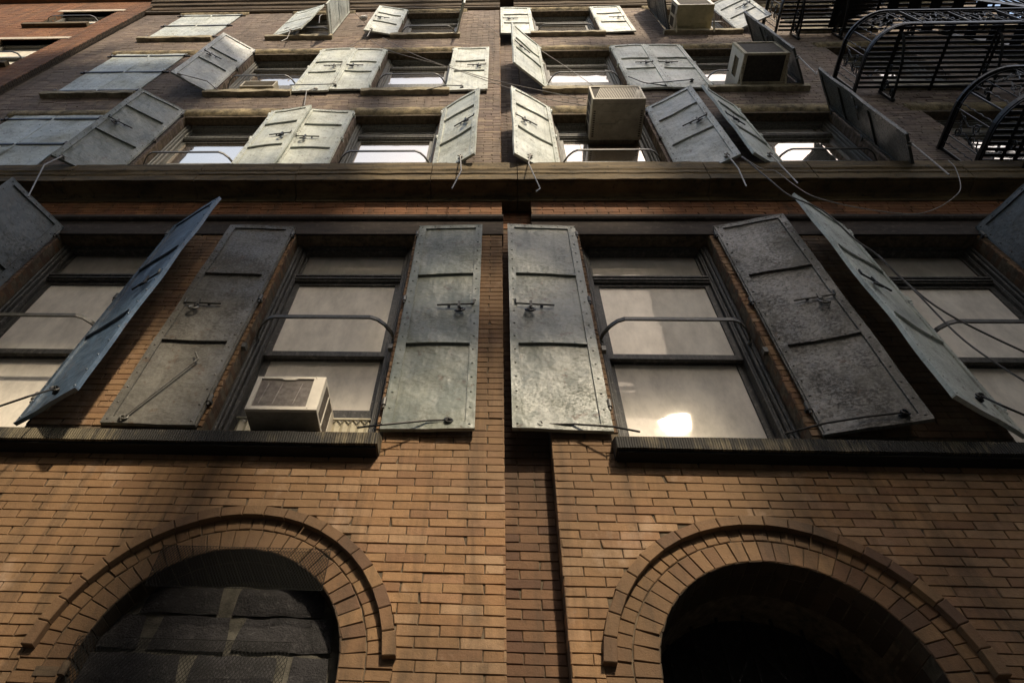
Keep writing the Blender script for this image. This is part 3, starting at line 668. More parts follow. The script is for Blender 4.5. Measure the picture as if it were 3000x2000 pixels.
CABLES = {
'a':[[-1.928,-0.15,12.303],[-1.284,-0.16,11.193],[-0.692,-0.17,10.411],[0.07,-0.2,9.409],[0.618,-0.22,8.781],[1.113,-0.25,8.396]],
'b':[[-2.144,-0.12,12.314],[-1.751,-0.13,11.596],[-1.268,-0.15,11.022],[-0.652,-0.15,10.445],[0.071,-0.18,9.64],[1.126,-0.25,8.615]],
'c':[[-4.836,-0.1,15.966],[-2.296,-0.1,15.324],[-0.583,-0.1,14.324],[-0.294,-0.06,13.882],[0.072,-0.04,12.891]],
'd':[[0.724,-0.03,11.877],[1.062,-0.1,10.559],[1.247,-0.3,9.021]],
'e':[[2.409,-0.35,6.539],[2.491,-0.38,6.167],[2.594,-0.38,6.116],[2.652,-0.4,5.722],[2.718,-0.42,5.474],[2.974,-0.42,5.281],[3.335,-0.42,5.162],[3.583,-0.42,5.252],[3.869,-0.42,5.496],[4.047,-0.4,5.742],[4.231,-0.38,6.166],[4.31,-0.35,6.426]],
'f':[[2.434,-0.33,6.589],[2.463,-0.4,5.877],[2.531,-0.4,5.546],[2.703,-0.4,5.259],[2.814,-0.35,4.872],[2.901,-0.33,4.65],[2.968,-0.3,4.3],[3.054,-0.3,3.926],[3.307,-0.3,3.512],[3.55,-0.3,3.231]],
'g':[[2.895,-0.34,4.645],[2.942,-0.33,4.124],[2.95,-0.35,3.561],[3.024,-0.4,3.111],[3.148,-0.4,2.833]],
'h':[[-2.533,-0.35,13.228],[-2.411,-0.1,13.537],[-2.238,-0.1,12.76],[-2.386,-0.05,12.523],[-2.534,-0.03,12.128]],
}

MATS = {'0_1b': 'shutter_blue', '0_2a': 'shutter_soot', '0_2b': 'shutter_dark', '0_3a': 'shutter_dark', '0_3b': 'shutter_soot', '0_4a': 'shutter_light', '1_1a': 'shutter_dark', '1_3b': 'shutter_cool',
        '2_1a': 'shutter_cool', '1_4b': 'shutter_black', '2_4b': 'shutter_black', '3_4a': 'shutter_black', '0_1a': 'shutter_black', '0_4b': 'shutter_black', '3_4b': 'shutter_cool'}
LAB = {'0_1b': 'blue grey shutter standing half open at the left', '0_2a': 'sooty shutter folded back left of the lower window with the small air conditioner, a rod across it',
       '0_3b': 'large dark brown grey shutter right of the lower window that mirrors the sun', '0_4a': 'pale narrow shutter swung out at the lower right', '1_3a': 'brightly lit cream shutter left of the upper box air conditioner',
       '1_4b': 'dark shutter seen from behind beside the fire escape', '2_4b': 'dark shutter seen from behind, behind the framed box air conditioner'}
def shutter(key, xh, sd, w, ang, zt, zb, back=False, bend=None):
    h = zt-zb; y0 = -0.032
    a = R(max(ang, 1.2)); mat = MATS.get(key, 'shutter_light'); srd = random.Random(key)
    T = Matrix.Translation((xh, y0, zb)) @ Matrix.Rotation(-a*sd if True else 0, 4, 'Z')
    tw = srd.uniform(-0.012, 0.012)
    def X(p):
        u, y, z = p; q = Vector((sd*u, y + 0.012*noise.noise(Vector((u*3+sum(map(ord, key)), z*2, 0)))*min(1, u*5) + tw*u*z, z)); return tuple(T @ q)
    class L(MB): pass
    mb = MB()
    nx, nz = 8, 24; fl = 0.0
    for yy, flip in ((0.0, 0), (0.006, 1)):
        n0 = len(mb.v)
        for j in range(nz+1):
            for i in range(nx+1): mb.v.append(X((w*i/nx, yy, h*j/nz)))
        for j in range(nz):
            for i in range(nx):
                q = n0+j*(nx+1)+i; f = (q, q+1, q+nx+2, q+nx+1); mb.f.append(f if (sd > 0) != bool(flip) else f[::-1])
    def strip(u0, u1, z0, z1, y0_, y1_):
        n = max(1, int(max(u1-u0, z1-z0)/0.12)); hor = (u1-u0) > (z1-z0)
        for k in range(n):
            if hor: mb.box(u0+(u1-u0)*k/n, u0+(u1-u0)*(k+1)/n, y0_, y1_, z0, z1, X)
            else: mb.box(u0, u1, y0_, y1_, z0+(z1-z0)*k/n, z0+(z1-z0)*(k+1)/n, X)
    bw = 0.060; fy = -0.013          # flat border iron on the inner face
    strip(0, bw, 0, h, fy, -0.0005); strip(w-bw*0.85, w, 0, h, fy, -0.0005); strip(bw, w-bw*0.85, h-0.048, h, fy-0.0004, -0.0005); strip(bw, w-bw*0.85, 0, 0.05, fy-0.0004, -0.0005)
    strip(-0.012, 0.0, 0, h, -0.003, 0.013); strip(w, w+0.008, 0, h, fy-0.002, 0.013); strip(-0.01, w+0.006, h, h+0.008, fy-0.002, 0.013); strip(-0.01, w+0.006, -0.008, 0, fy-0.002, 0.013)   # angle iron rim
    b1, b2 = [h*q for q in {'0': (0.68, 0.33), '1': (0.75, 0.39), '2': (0.655, 0.415), '3': (0.71, 0.37)}[key[0]]]
    for zz in (b1, b2): strip(bw, w-bw*0.85, zz-0.016, zz+0.016, fy+0.002, -0.0005); strip(bw, w-bw*0.85, zz-0.019, zz-0.013, -0.021, fy+0.002)
    for zz in (h*0.90, h*0.5, h*0.10): strip(0.0, w*0.96, zz-0.022, zz+0.022, 0.0065, 0.0125)      # strap irons on the outer face
    def riv(u, z, y=fy, n=(0, -1, 0), r=0.0088):
        c = Vector(X((u, y, z))); nn = T.to_3x3() @ Vector((0, n[1], 0)); mb.dome(c, nn, r, 0.75, 6)
    k = int(h/0.155)
    for i in range(k+1):
        z = 0.03+(h-0.06)*i/k; riv(bw*0.45, z); riv(w-bw*0.42, z)
    for i in range(1, 4): riv(w*i/4, h-0.022); riv(w*i/4, b1); riv(w*i/4, b2)
    for i in range(6): 
        for zz in (h*0.90, h*0.5, h*0.10): riv(0.03+w*0.88*i/5, zz, 0.0125, (0, 1, 0))
    for i in range(4):
        for j in range(7): riv(w*(i+.5)/4, h*(j+0.7)/7.5, 0.0065, (0, 1, 0), 0.005)
    o = mb.build('shutter', mat, BLD)
    lab = LAB.get(key)
    if lab: o['label'] = lab
    # hinges
    for zz in (h*0.955, h*0.55, h*0.095):
        g = MB(); p = Vector((xh-sd*0.016, y0-0.002, zb+zz)); g.cyl(p-Vector((0, 0, 0.032)), p+Vector((0, 0, 0.03)), 0.0155, 10); g.dome(p+Vector((0, 0, 0.03)), (0, 0, 1), 0.0155, 0.8, 10)
        g.bar(p+Vector((-sd*0.0, 0, -0.012)), (xh-sd*0.02, 0.02, zb+zz-0.012), 0.022); g.cyl(p-Vector((0, 0, 0.06)), p-Vector((0, 0, 0.032)), 0.009, 8)
        g.build('hinge', 'iron_grey' if mat != 'shutter_light' else mat, o)
    # sliding bolt with its turned up tail, staple and drop ring
    g = MB(); zb_ = h*(0.505 if key[0] == '0' else 0.54); u0, u1 = w*0.44, w*0.93
    def XX(p): return Vector(X(p))
    g.tube([XX((u0, -0.020, zb_)), XX((u1, -0.020, zb_)), XX((u1+0.004, -0.022, zb_+0.012)), XX((u1+0.004, -0.024, zb_+0.05))], 0.0075, 6)
    g.bar(XX((w*0.74, -0.028, zb_+0.036)), XX((w*0.74, -0.028, zb_-0.036)), 0.02, 0.01, tuple(T.to_3x3() @ Vector((0, 1, 0)))); g.dome(XX((w*0.60, -0.007, zb_)), T.to_3x3() @ Vector((0, -1, 0)), 0.014)
    g.build('bolt', 'iron' if mat in ('shutter_light', 'shutter_blue', 'shutter_cool') else ('iron' if mat == 'shutter_dark' else 'iron_grey'), o)
    g = MB(); c = XX((w*0.755, -0.032, zb_-0.085)); nrm = T.to_3x3() @ Vector((srd.uniform(-.3, .3), -1, 0.35)); g.torus(c, nrm, 0.034, 0.0085, 18); g.torus(c, nrm, 0.018, 0.004, 14)
    g.bar(XX((w*0.74, -0.01, zb_-0.03)), XX((w*0.755, -0.034, zb_-0.05)), 0.012); g.build('drop_ring', 'iron' if mat in ('shutter_light', 'shutter_blue', 'shutter_cool') else ('iron' if mat == 'shutter_dark' else 'iron_grey'), o)
    if key in RODS:
        g = MB(); P = [(p[0], p[1]-0.02, p[2]) for p in RODS[key]]; big = key[0] == '0'; r0 = 0.0085 if big else 0.0085
        g.tube(P, r0*0.8, 8); c = Vector(P[0]); g.torus(c, (0.2, -1, 0.3), 0.024, 0.0075, 16); g.torus(c+Vector((0.006, 0.004, 0.006)), (1, -0.2, 0.3), 0.016, 0.006, 12)
        g.dome(c+Vector((0, 0.03, 0)), (0, -1, 0), 0.03)
        g.build('stay_rod', 'iron' if key in ('0_1b', '0_2b', '0_3a', '0_4a', '0_3b', '2_2a', '2_3b', '2_4a', '2_2b') else ('rod' if key != '0_2a' else 'shutter_soot'), o)
    return o
LEAVES['0_1a'] = (-4.12, -1, 0.57, 62, 5.67, 3.02)
LEAVES['0_4b'] = (4.30, 1, 0.57, 60, 5.67, 3.02)
for key, (xh, sd, w, ang, zt, zb) in LEAVES.items(): shutter(key, xh, int(sd), w, ang, zt, zb)

# closed pairs at the far left: plain outer faces with three strap hinges each
def closed_leaf(xh, sd, w, z0, z1, mat, seed):
    mb = MB(); h = z1-z0; yf = -0.012
    def X(p):
        u, y, z = p; return (xh+sd*u, yf+y+0.010*noise.noise(Vector((u*3+seed, z*2, 0))), z0+z)
    nx, nz = 8, 20
    for yy, flip in ((0.0, 0), (0.02, 1)):
        n0 = len(mb.v)
        for j in range(nz+1):
            for i in range(nx+1): mb.v.append(X((w*i/nx, yy, h*j/nz)))
        for j in range(nz):
            for i in range(nx):
                q = n0+j*(nx+1)+i; f = (q, q+1, q+nx+2, q+nx+1); mb.f.append(f if (sd > 0) != bool(flip) else f[::-1])
    mb.box(0, w, 0.0, 0.02, -0.004, 0, X); mb.box(0, w, 0, 0.02, h, h+0.004, X); mb.box(w-0.006, w, -0.004, 0.0, 0, h, X)
    for i in range(5):
        for j in range(9): mb.dome(X((w*(i+.4)/5, 0, h*(j+0.5)/9)), (0, -1, 0), 0.0085, 0.7, 6)
    o = mb.build('shutter', mat, BLD)
    for q in (0.07, 0.5, 0.93):
        g = MB(); g.box(-0.02, w*0.97, -0.014, -0.003, h*q-0.020, h*q+0.020, X); g.cyl(X((-0.02, -0.012, h*q-0.035)), X((-0.02, -0.012, h*q+0.035)), 0.018, 10); g.bar(X((-0.10, 0.0, h*q)), X((-0.02, 0.0, h*q)), 0.018)
        g.build('strap_hinge', 'iron', o)
    return o
for r, mt in ((0, 'shutter_soot'), (1, 'shutter_light'), (2, 'shutter_light'), (3, 'shutter_light')):
    a, b = COLS[r][0]; z0, z1 = SILL[r]+0.02, HEAD[r]+0.06; m = (a+b)/2
    closed_leaf(a, 1, m-a-0.003, z0, z1, mt, r*3.3); closed_leaf(b, -1, b-m-0.003, z0, z1, mt, r*5.1+9)

# ---------------------------------------------------------------- air conditioners
def fins(mb, x0, x1, z0, z1, y, n, vertical=False, slant=0.0, t=0.0025):
    for i in range(n):
        if vertical:
            x = x0+(x1-x0)*(i+.5)/n; xb = min(x1, max(x0, x+slant)); mb.bar((x, y, z0), (xb, y, z1), t)
        else:
            z = z0+(z1-z0)*(i+.5)/n; mb.box(x0, x1, y-0.002, y+0.006, z-t/2, z+t/2)
def ac_small():
    x0, x1, y0, y1, z0, z1 = -1.535, -1.085, -0.155, 0.23, 3.05, 3.365
    A = empty('air_conditioner', ((x0+x1)/2, y0, z0+CZ), 'small white louvred air conditioner sitting on the lower left black sill', 'air conditioner', 'air conditioners in the windows')
    mb = MB(); f = 0.028
    mb.box(x0, x0+f, y0, y0+0.02, z0+f, z1); mb.box(x1-0.075, x1, y0, y0+0.02, z0+f, z1); mb.box(x0, x1, y0-0.003, y0+0.02, z0, z0+f); mb.box(x0+f, x1-0.075, y0, y0+0.02, z1-0.018, z1)
    mb.prism([(x0+0.16, z1-0.018), (x0+0.18, z1-0.03), (x1-0.2, z1-0.03), (x1-0.18, z1-0.018)], y0, y0+0.012)
    mb.box(x0, x1, y0+0.02, y1, z1-0.004, z1); mb.box(x0, x0+0.004, y0+0.02, y1, z0, z1-0.004); 
    mb.box(x1-0.004, x1, y0+0.02, y0+0.05, z0, z1-0.004); mb.box(x1-0.004, x1, y1-0.1, y1, z0, z1-0.004); mb.box(x1-0.004, x1, y0+0.05, y1-0.1, z0, z0+0.02); mb.box(x1-0.004, x1, y0+0.05, y1-0.1, z1-0.02, z1-0.004); mb.box(x1-0.004, x1, y0+0.15, y0+0.165, z0+0.02, z1-0.02)
    for x, z in ((x0+0.014, z1-0.01), (x1-0.06, z1-0.012), (x0+0.014, z0+0.014), (x1-0.06, z0+0.014)): mb.dome((x, y0-0.003 if z < z0+.05 else y0, z), (0, -1, 0), 0.006)
    mb.build('casing', 'ac_white', A)
    mb = MB(); mb.box(x0+f, x1-0.075, y0+0.018, y0+0.022, z0+f, z1-0.018); fins(mb, x0+f, x1-0.075, z0+f, z1-0.018, y0+0.012, 26, t=0.0035)
    for x in (-1.47, -1.38, -1.25): mb.bar((x, y0+0.008, z0+0.06), (x+0.02, y0+0.008, z1-0.06), 0.003)
    mb.build('rear_grille', 'fins', A)
    mb = MB(); mb.box(x0+0.004, x1-0.004, y0+0.02, y1-0.002, z0-0.004, z0+0.006); mb.box(x0+0.12, x0+0.3, y0+0.08, y0+0.16, z0-0.009, z0-0.004); mb.build('base_pan', 'ac_pan', A)
    mb = MB(); fins(mb, y0+0.05, y1-0.1, z0+0.02, z1-0.02, 0, 18); mb.v = [(x1-0.006, x, z) for x, y, z in mb.v] if False else [(x1-0.006+y*0.5, x, z) for x, y, z in mb.v]; mb.build('side_vent', 'fins', A)
ac_small()
def ac_box():
    x0, x1, y0, y1, z0, z1 = 1.167, 1.80, -0.347, 0.16, 8.35, 8.845
    A = empty('air_conditioner', ((x0+x1)/2, y0, z0+CZ), 'big cream box air conditioner with slanted louvres in the window above the ledge', 'air conditioner', 'air conditioners in the windows')
    mb = MB(); f = 0.022
    for a, b, c, d in ((x0, x0+f, z0, z1), (x1-f, x1, z0, z1), (x0+f, x1-f, z0, z0+f), (x0+f, x1-f, z1-f, z1)): mb.box(a, b, y0, y0+0.018, c, d)
    mb.box(x0, x1, y0+0.018, y1, z1-0.004, z1); mb.box(x1-0.004, x1, y0+0.018, y1, z0, z1-0.004)
    ys = [y0+0.018, y0+0.12, y0+0.128, y0+0.25, y0+0.258, y0+0.38, y0+0.388, y1]
    mb.box(x0, x0+0.004, y0+0.018, y1, z0, z0+0.17); mb.box(x0, x0+0.004, y0+0.018, y1, z1-0.03, z1-0.004)
    for y in (y0+0.018, y0+0.14, y0+0.26, y0+0.38): mb.box(x0, x0+0.004, y, y+0.012, z0+0.17, z1-0.03)
    mb.build('casing', 'ac_cream', A)
    mb = MB(); mb.box(x0+f, x1-f, y0+0.016, y0+0.02, z0+f, z1-f); mb.build('grille_back', 'screen_black', A)
    mb = MB(); fins(mb, x0+f, x1-f, z0+f, z1-f, y0+0.01, 30, True, 0.12, 0.007); mb.build('rear_grille', 'ac_cream', A)
    mb = MB(); mb.box(x0+0.006, x0+0.008, y0+0.03, y1, z0+0.16, z1-0.02); mb.build('side_vent', 'screen_black', A)
    mb = MB(); mb.box(x0+0.002, x1-0.002, y0+0.002, y1-0.002, z0-0.006, z0+0.012); mb.box(x0+0.05, x1-0.05, y0+0.06, y1-.01, z0-0.011, z0-0.006)
    e = z0-0.016
    mb.box(x0+0.13, x0+0.39, y0+0.15, y0+0.162, e, z0-0.011); mb.tube([(x0+0.10, y1-0.03, e), (x0+0.10, y0+0.30, e), (x0+0.30, y0+0.30, e), (x0+0.34, y0+0.25, e), (x1-0.08, y0+0.25, e)], 0.007, 6)
    mb.build('base_pan', 'ac_pan', A)
    mb = MB()
    for x in (x0+0.02, x1-0.045):
        for k in range(12): y = y0+0.14+k*0.028; mb.box(x, x+0.026, y, y+0.016, z0-0.0075, z0-0.0062)
    mb.build('drain_slots', 'screen_black', A)
    for x in (x0+0.1, x1-0.1): pass
ac_box()
def ac_framed():
    x0, x1, y0, y1, z0, z1 = 3.357, 3.963, -0.457, 0.12, 9.86, 10.46
    A = empty('air_conditioner', ((x0+x1)/2, y0, z0+CZ), 'wood framed air conditioner with black screened underside beside the fire escape', 'air conditioner', 'air conditioners in the windows')
    f = 0.045; mb = MB()
    for a, b, c, d in ((x0, x0+f, z0, z1), (x1-f, x1, z0, z1), (x0+f, x1-f, z0, z0+f), (x0+f, x1-f, z1-f*.6, z1)): mb.box(a, b, y0, y0+0.03, c, d)
    for x in (x0, x1-f): mb.box(x, x+f, y0+0.03, y1, z0, z0+0.03)
    mb.box(x0+f, x1-f, y1-0.12, y1-0.06, z0, z0+0.03)
    for x in (x0-0.012, x1-0.02):
        mb.bar((x+0.01, -0.28, z0-0.01), (x+0.01, -0.06, z0-0.13), 0.022); mb.bar((x+0.01, -0.28, z0-0.01), (x+0.01, -0.02, z0-0.01), 0.022)
    mb.box(x0-0.02, x1+0.02, -0.085, -0.055, z0-0.035, z0-0.003); mb.build('wooden_frame', 'wood_frame', A, bevel=0.002)
    mb = MB(); mb.box(x0+0.004, x0+0.010, y0+0.03, y1, z0+0.03, z0+0.20); mb.box(x0+0.004, x0+0.010, y0+0.03, y1, z1-0.2, z1); mb.box(x0+0.004, x0+0.010, y0+0.03, y0+0.12, z0+0.2, z1-0.2); mb.box(x0+0.004, x0+0.010, y1-0.2, y1, z0+0.2, z1-0.2)
    mb.box(x1-0.01, x1-0.004, y0+0.03, y1, z0+0.03, z1); mb.box(x0+0.01, x1-0.01, y0+0.03, y1, z1-0.006, z1); mb.build('casing', 'ac_white', A)
    mb = MB(); mb.box(x0+f, x1-f, y0+0.012, y0+0.016, z0+f, z1-f*.6); mb.box(x0+f, x1-f, y0+0.03, y1-0.12, z0+0.014, z0+0.018); mb.build('screen', 'screen_black', A)
    mb = MB(); mb.box(x0+0.02, x0+0.03, y0+0.12, y1-0.2, z0+0.2, z1-0.2); mb.build('rusty_coil', 'stone_olive', A)
ac_framed()
def ac_top():
    x0, x1, y0, y1, z0, z1 = 3.13, 3.76, -0.443, 0.16, 13.06, 13.56
    A = empty('air_conditioner', ((x0+x1)/2, y0, z0+CZ), 'yellowed air conditioner propped on two wooden struts in the topmost window row', 'air conditioner', 'air conditioners in the windows')
    mb = MB(); f = 0.05
    for a, b, c, d in ((x0, x0+f, z0, z1), (x1-f, x1, z0, z1), (x0+f, x1-f, z0, z0+f*.6), (x0+f, x1-f, z1-f*.6, z1)): mb.box(a, b, y0, y0+0.02, c, d)
    mb.box(x0, x1, y0+0.02, y1, z1-0.004, z1); mb.box(x1-0.004, x1, y0+0.02, y1, z0, z1-0.004)
    mb.box(x0, x0+0.004, y0+0.02, y1, z0, z0+0.14); mb.box(x0, x0+0.004, y0+0.02, y1, z1-0.05, z1-0.004)
    for y in (y0+0.02, y0+0.2, y0+0.4): mb.box(x0, x0+0.004, y, y+0.04, z0+0.14, z1-0.05)
    mb.build('casing', 'ac_white', A)
    mb = MB(); mb.box(x0+f, x1-f, y0+0.012, y0+0.016, z0+f*.6, z1-f*.6); mb.box(x0+0.006, x0+0.008, y0+0.03, y1, z0+0.1, z1-0.02); mb.build('rear_grille', 'screen_black', A)
    mb = MB(); mb.box(x0+0.002, x1-0.002, y0+0.002, y1-0.002, z0-0.006, z0+0.012); mb.box(x0+0.05, x1-0.05, y0+0.05, y1-.02, z0-0.011, z0-0.006)
    e = z0-0.014; mb.tube([(x0+0.07, y0+0.34, e), (x0+0.30, y0+0.34, e), (x0+0.36, y0+0.29, e), (x1-0.08, y0+0.29, e)], 0.007, 6); mb.tube([(x0+0.08, y0+0.14, e), (x0+0.36, y0+0.14, e), (x0+0.36, y0+0.21, e), (x0+0.08, y0+0.21, e), (x0+0.08, y0+0.14, e)], 0.005, 6)
    mb.build('base_pan', 'ac_yellow', A)
    for x in (x0-0.01, x1+0.004): mb = MB(); mb.bar((x, -0.30, z0-0.02), (x, -0.05, z0-0.24), 0.022); mb.build('strut', 'wood_frame', A)
ac_top()
def ac_low():
    x0, x1, y0, y1, z0, z1 = -3.66, -3.17, -0.10, 0.2, 9.835, 10.08
    A = empty('air_conditioner', ((x0+x1)/2, y0, z0+CZ), 'low tan air conditioner with pale side on a yellowed sill at the left', 'air conditioner', 'air conditioners in the windows')
    mb = MB(); f = 0.02
    for a, b, c, d in ((x0, x0+f, z0, z1), (x1-f, x1, z0, z1), (x0+f, x1-f, z0, z0+f), (x0+f, x1-f, z1-f, z1)): mb.box(a, b, y0, y0+0.015, c, d)
    mb.box(x0, x1, y0+0.015, y1, z1-0.004, z1); mb.box(x0, x0+0.004, y0+0.015, y1, z0, z1-0.004); mb.box(x1-0.004, x1, y0+0.015, y1, z0, z1-0.004)
    mb.build('casing', 'ac_cream', A)
    mb = MB(); mb.box(x0+f, x1-f, y0+0.012, y0+0.015, z0+f, z1-f); fins(mb, x0+f, x1-f, z0+f, z1-f, y0+0.007, 12); mb.build('rear_grille', 'ac_pan', A)
    mb = MB(); mb.box(x0+0.004, x1-0.004, y0+0.015, y1-0.002, z0-0.003, z0+0.006); mb.box(x0+0.2, x0+0.3, y0+0.04, y0+0.1, z0-0.006, z0-0.003); mb.build('base_pan', 'ac_pan', A)
ac_low()

# ---------------------------------------------------------------- fire escape
FE = empty('fire_escape', (6.5, 0, 6.9+CZ), 'black iron fire escape with scrolled bowed railings and slatted landings at the upper right', 'fire escape')
def plan(x0, x1, d, r, n=8):
    pts = [(x0, 0.0), (x0, -d+r)]
    for i in range(1, n+1): t = math.pi/2*i/n; pts.append((x0+r-r*math.cos(t), -d+r-r*math.sin(t)))
    pts.append((x1, -d)); return pts
def along(pts, s):
    for a, b in zip(pts, pts[1:]):
        L = math.hypot(b[0]-a[0], b[1]-a[1])
        if s <= L: t = s/L; return (a[0]+(b[0]-a[0])*t, a[1]+(b[1]-a[1])*t)
        s -= L
    return pts[-1]
def scroll(f, c, R_, turns, n=22, a0=0.0, dirn=1):
    """spiral on the developed rail surface; f maps (s,z) to space"""
    out = []
    for i in range(n+1):
        t = i/n; r = R_*(1-0.82*t); a = a0+dirn*turns*2*math.pi*t; out.append(f(c[0]+r*math.cos(a), c[1]+r*math.sin(a)))
    return out
def landing(z, x0, x1, d=0.86, slats=13, brackets=(5.15, 6.35, 7.6), cut=None):
    pl = plan(x0, x1, d, 0.42)
    mb = MB()
    for i in range(slats):
        y = -0.07-(d-0.12)*i/(slats-1); xs = x0+0.03
        if y < -d+0.42: q = (-d+0.42)-y; xs = x0+0.42-math.sqrt(max(0.0, 0.42**2-q*q))+0.03
        mb.box(xs, x1, y-0.018, y+0.018, z, z+0.008)
    for x in [x0+0.35+k*0.62 for k in range(int((x1-x0)/0.62)+1)]:
        if x < x1: mb.box(x-0.02, x+0.02, -d+0.03, -0.02, z-0.009, z-0.001)
    o = mb.build('landing', 'iron', FE); tag(o)
    zb, zt = z+0.02, z+0.68
    mb = MB(); e = 0.056
    mb.ribbon([(x, y, zb) for x, y in pl], e, 0.02); mb.ribbon([(x, y, zb-0.05) for x, y in pl], 0.012, 0.014); mb.ribbon([(x, y, zt) for x, y in pl], 0.034, 0.05); mb.ribbon([(x, y, zt-0.055) for x, y in pl], 0.012, 0.014)
    f = lambda s, zz: (*along(pl, s), zz)
    total = (d-0.42)+0.42*math.pi/2+(x1-x0-0.42); s = 0.0; k = 0
    unit = 0.62
    while s < min(total-0.05, 4.2):
        mb.bar(f(s+0.02, zb), f(s+0.02, zt), 0.03 if k % 2 == 0 else 0.016, 0.016)
        # twisted baluster
        for q in (0.10, unit-0.10):
            pts = []
            for j in range(15): t = j/14; a = t*math.pi*10; p = Vector(f(s+q, zb+(zt-zb)*t)); pts.append(p+Vector((0.007*math.cos(a), 0.007*math.sin(a), 0)))
            mb.tube(pts, 0.0065, 5)
        mb.bar(f(s+0.18, zb), f(s+0.18, zt), 0.009); mb.bar(f(s+unit-0.16, zb), f(s+unit-0.16, zt), 0.009)
        cs = s+unit/2+0.01
        for dx, zz, a0, dr in ((-0.062, 0.20, 0.0, 1), (0.062, 0.20, math.pi, -1), (-0.062, 0.47, 0.0, -1), (0.062, 0.47, math.pi, 1)):
            mb.tube(scroll(f, (cs+dx, zb+zz), 0.058, 1.6, 20, a0, dr), 0.007, 5)
            mb.tube([f(cs+dx*1.9, zb+zz+(0.06 if zz > .3 else -0.06)), f(cs+dx*0.6, zb+0.335)], 0.007, 5)
        mb.tube([f(cs-0.13, zb+0.03), f(cs-0.10, zb+0.09), f(cs-0.02, zb+0.11), f(cs, zb+0.02)], 0.008, 5)
        s += unit; k += 1
    mb.build('railing', 'iron', FE)
    # vertical scroll brackets under the landing
    for bx in brackets:
        mb = MB(); zz = z-0.012
        mb.bar((bx, -0.02, zz-0.38), (bx, -0.02, zz), 0.03); mb.bar((bx, -d+0.06, zz-0.015), (bx, -0.02, zz-0.015), 0.03, 0.012)
        arc = [(bx, -0.03-(d-0.12)*math.sin(math.pi/2*t/10), zz-0.36+0.33*(1-math.cos(math.pi/2*t/10))) for t in range(11)]
        mb.ribbon(arc, 0.016, 0.03); 
        for cy, cz, rr in ((-0.14, -0.12, 0.065), (-0.34, -0.085, 0.05), (-0.10, -0.30, 0.045)):
            mb.tube([(bx, cy+rr*(1-.8*i/18)*math.cos(i*.6), zz+cz+rr*(1-.8*i/18)*math.sin(i*.6)) for i in range(19)], 0.011, 5)
        mb.dome((bx, -0.03, zz-0.40), (0, -0.4, -1), 0.03); mb.build('bracket', 'iron', FE)
landing(9.60, 4.83, 9.3); landing(12.80, 4.80, 9.3, brackets=(5.05, 5.75, 6.9)); landing(6.93, 4.95, 9.3); landing(15.95, 4.8, 9.3)
# stair flights between landings
def flight(xa, za, xb, zb, y0=-0.72, y1=-0.2):
    mb = MB()
    for y in (y0, y1): mb.bar((xa, y, za), (xb, y, zb), 0.014, 0.15)
    n = 13
    for i in range(1, n): t = i/n; x = xa+(xb-xa)*t; z = za+(zb-za)*t; mb.box(x-0.085, x+0.085, y0, y1, z-0.006, z+0.006)
    mb.build('stair', 'iron', FE)
    mb = MB()
    for y in (y0,): 
        mb.bar((xa, y, za+0.75), (xb, y, zb+0.75), 0.035, 0.03)
        for i in range(27): t = i/26; x = xa+(xb-xa)*t; z = za+(zb-za)*t; mb.bar((x, y, z), (x, y, z+0.75), 0.018)
    mb.build('stair_rail', 'iron', FE)
flight(8.9, 9.65, 6.3, 12.8); flight(5.9, 12.85, 8.6, 15.95)
mb = MB()
mb.box(5.65, 5.95, -0.80, -0.1, 12.775, 12.788); mb.build('trap_plate', 'iron', FE)
mb = MB(); mb.cyl((5.06, -0.30, 7.33), (5.072, -0.307, 7.332), 0.052, 20); mb.build('disc', 'disc', FE)

# ---------------------------------------------------------------- cables
CABLE_INFO = {'a': ('upper of two thin cables sagging to the big cream box air conditioner', 0.0045, 'cable_pale'),
 'b': ('lower of two thin cables sagging to the big cream box air conditioner', 0.0045, 'cable_pale'),
 'c': ('hair thin cable crossing the brick wall under the top cornice', 0.0035, 'cable_pale'),
 'd': ('thin wire slanting over the window above the big box air conditioner', 0.004, 'cable_pale'),
 'e': ('slack grey cable looping over the stone ledge at the right', 0.004, 'cable_pale'),
 'f': ('black cable hanging from the ledge past the lower right shutter and window', 0.007, 'cable'),
 'g': ('black cable branching down steeply across the lower right window', 0.006, 'cable'),
 'h': ('short thin wire with a knotted loop at the top left shutters', 0.004, 'cable')}
for k, pts in CABLES.items():
    lab, rr, mt = CABLE_INFO[k]; mb = MB(); mb.tube(smoothpts(pts, 7), rr, 6); tag(mb.build('cable', mt, None, True), lab, 'cable', 'loose cables on the facade')
# scrap of white bag caught at the top
mb = MB(); n0 = 0
for i in range(9):
    for j in range(8):
        a = 2*math.pi*i/9; t = math.pi*(j+.5)/8; r = 0.06*(1+0.5*noise.noise(Vector((i*1.3, j*1.7, 2)))); mb.v.append((-2.53+r*1.3*math.sin(t)*math.cos(a), -0.12+r*0.8*math.sin(t)*math.sin(a), 14.0+r*math.cos(t)))
for i in range(9):
    for j in range(7): mb.f.append((i*8+j, ((i+1) % 9)*8+j, ((i+1) % 9)*8+j+1, i*8+j+1))
tag(mb.build('plastic_bag', 'rag'), 'crumpled white plastic scrap snagged behind an opened shutter near the top', 'plastic bag')

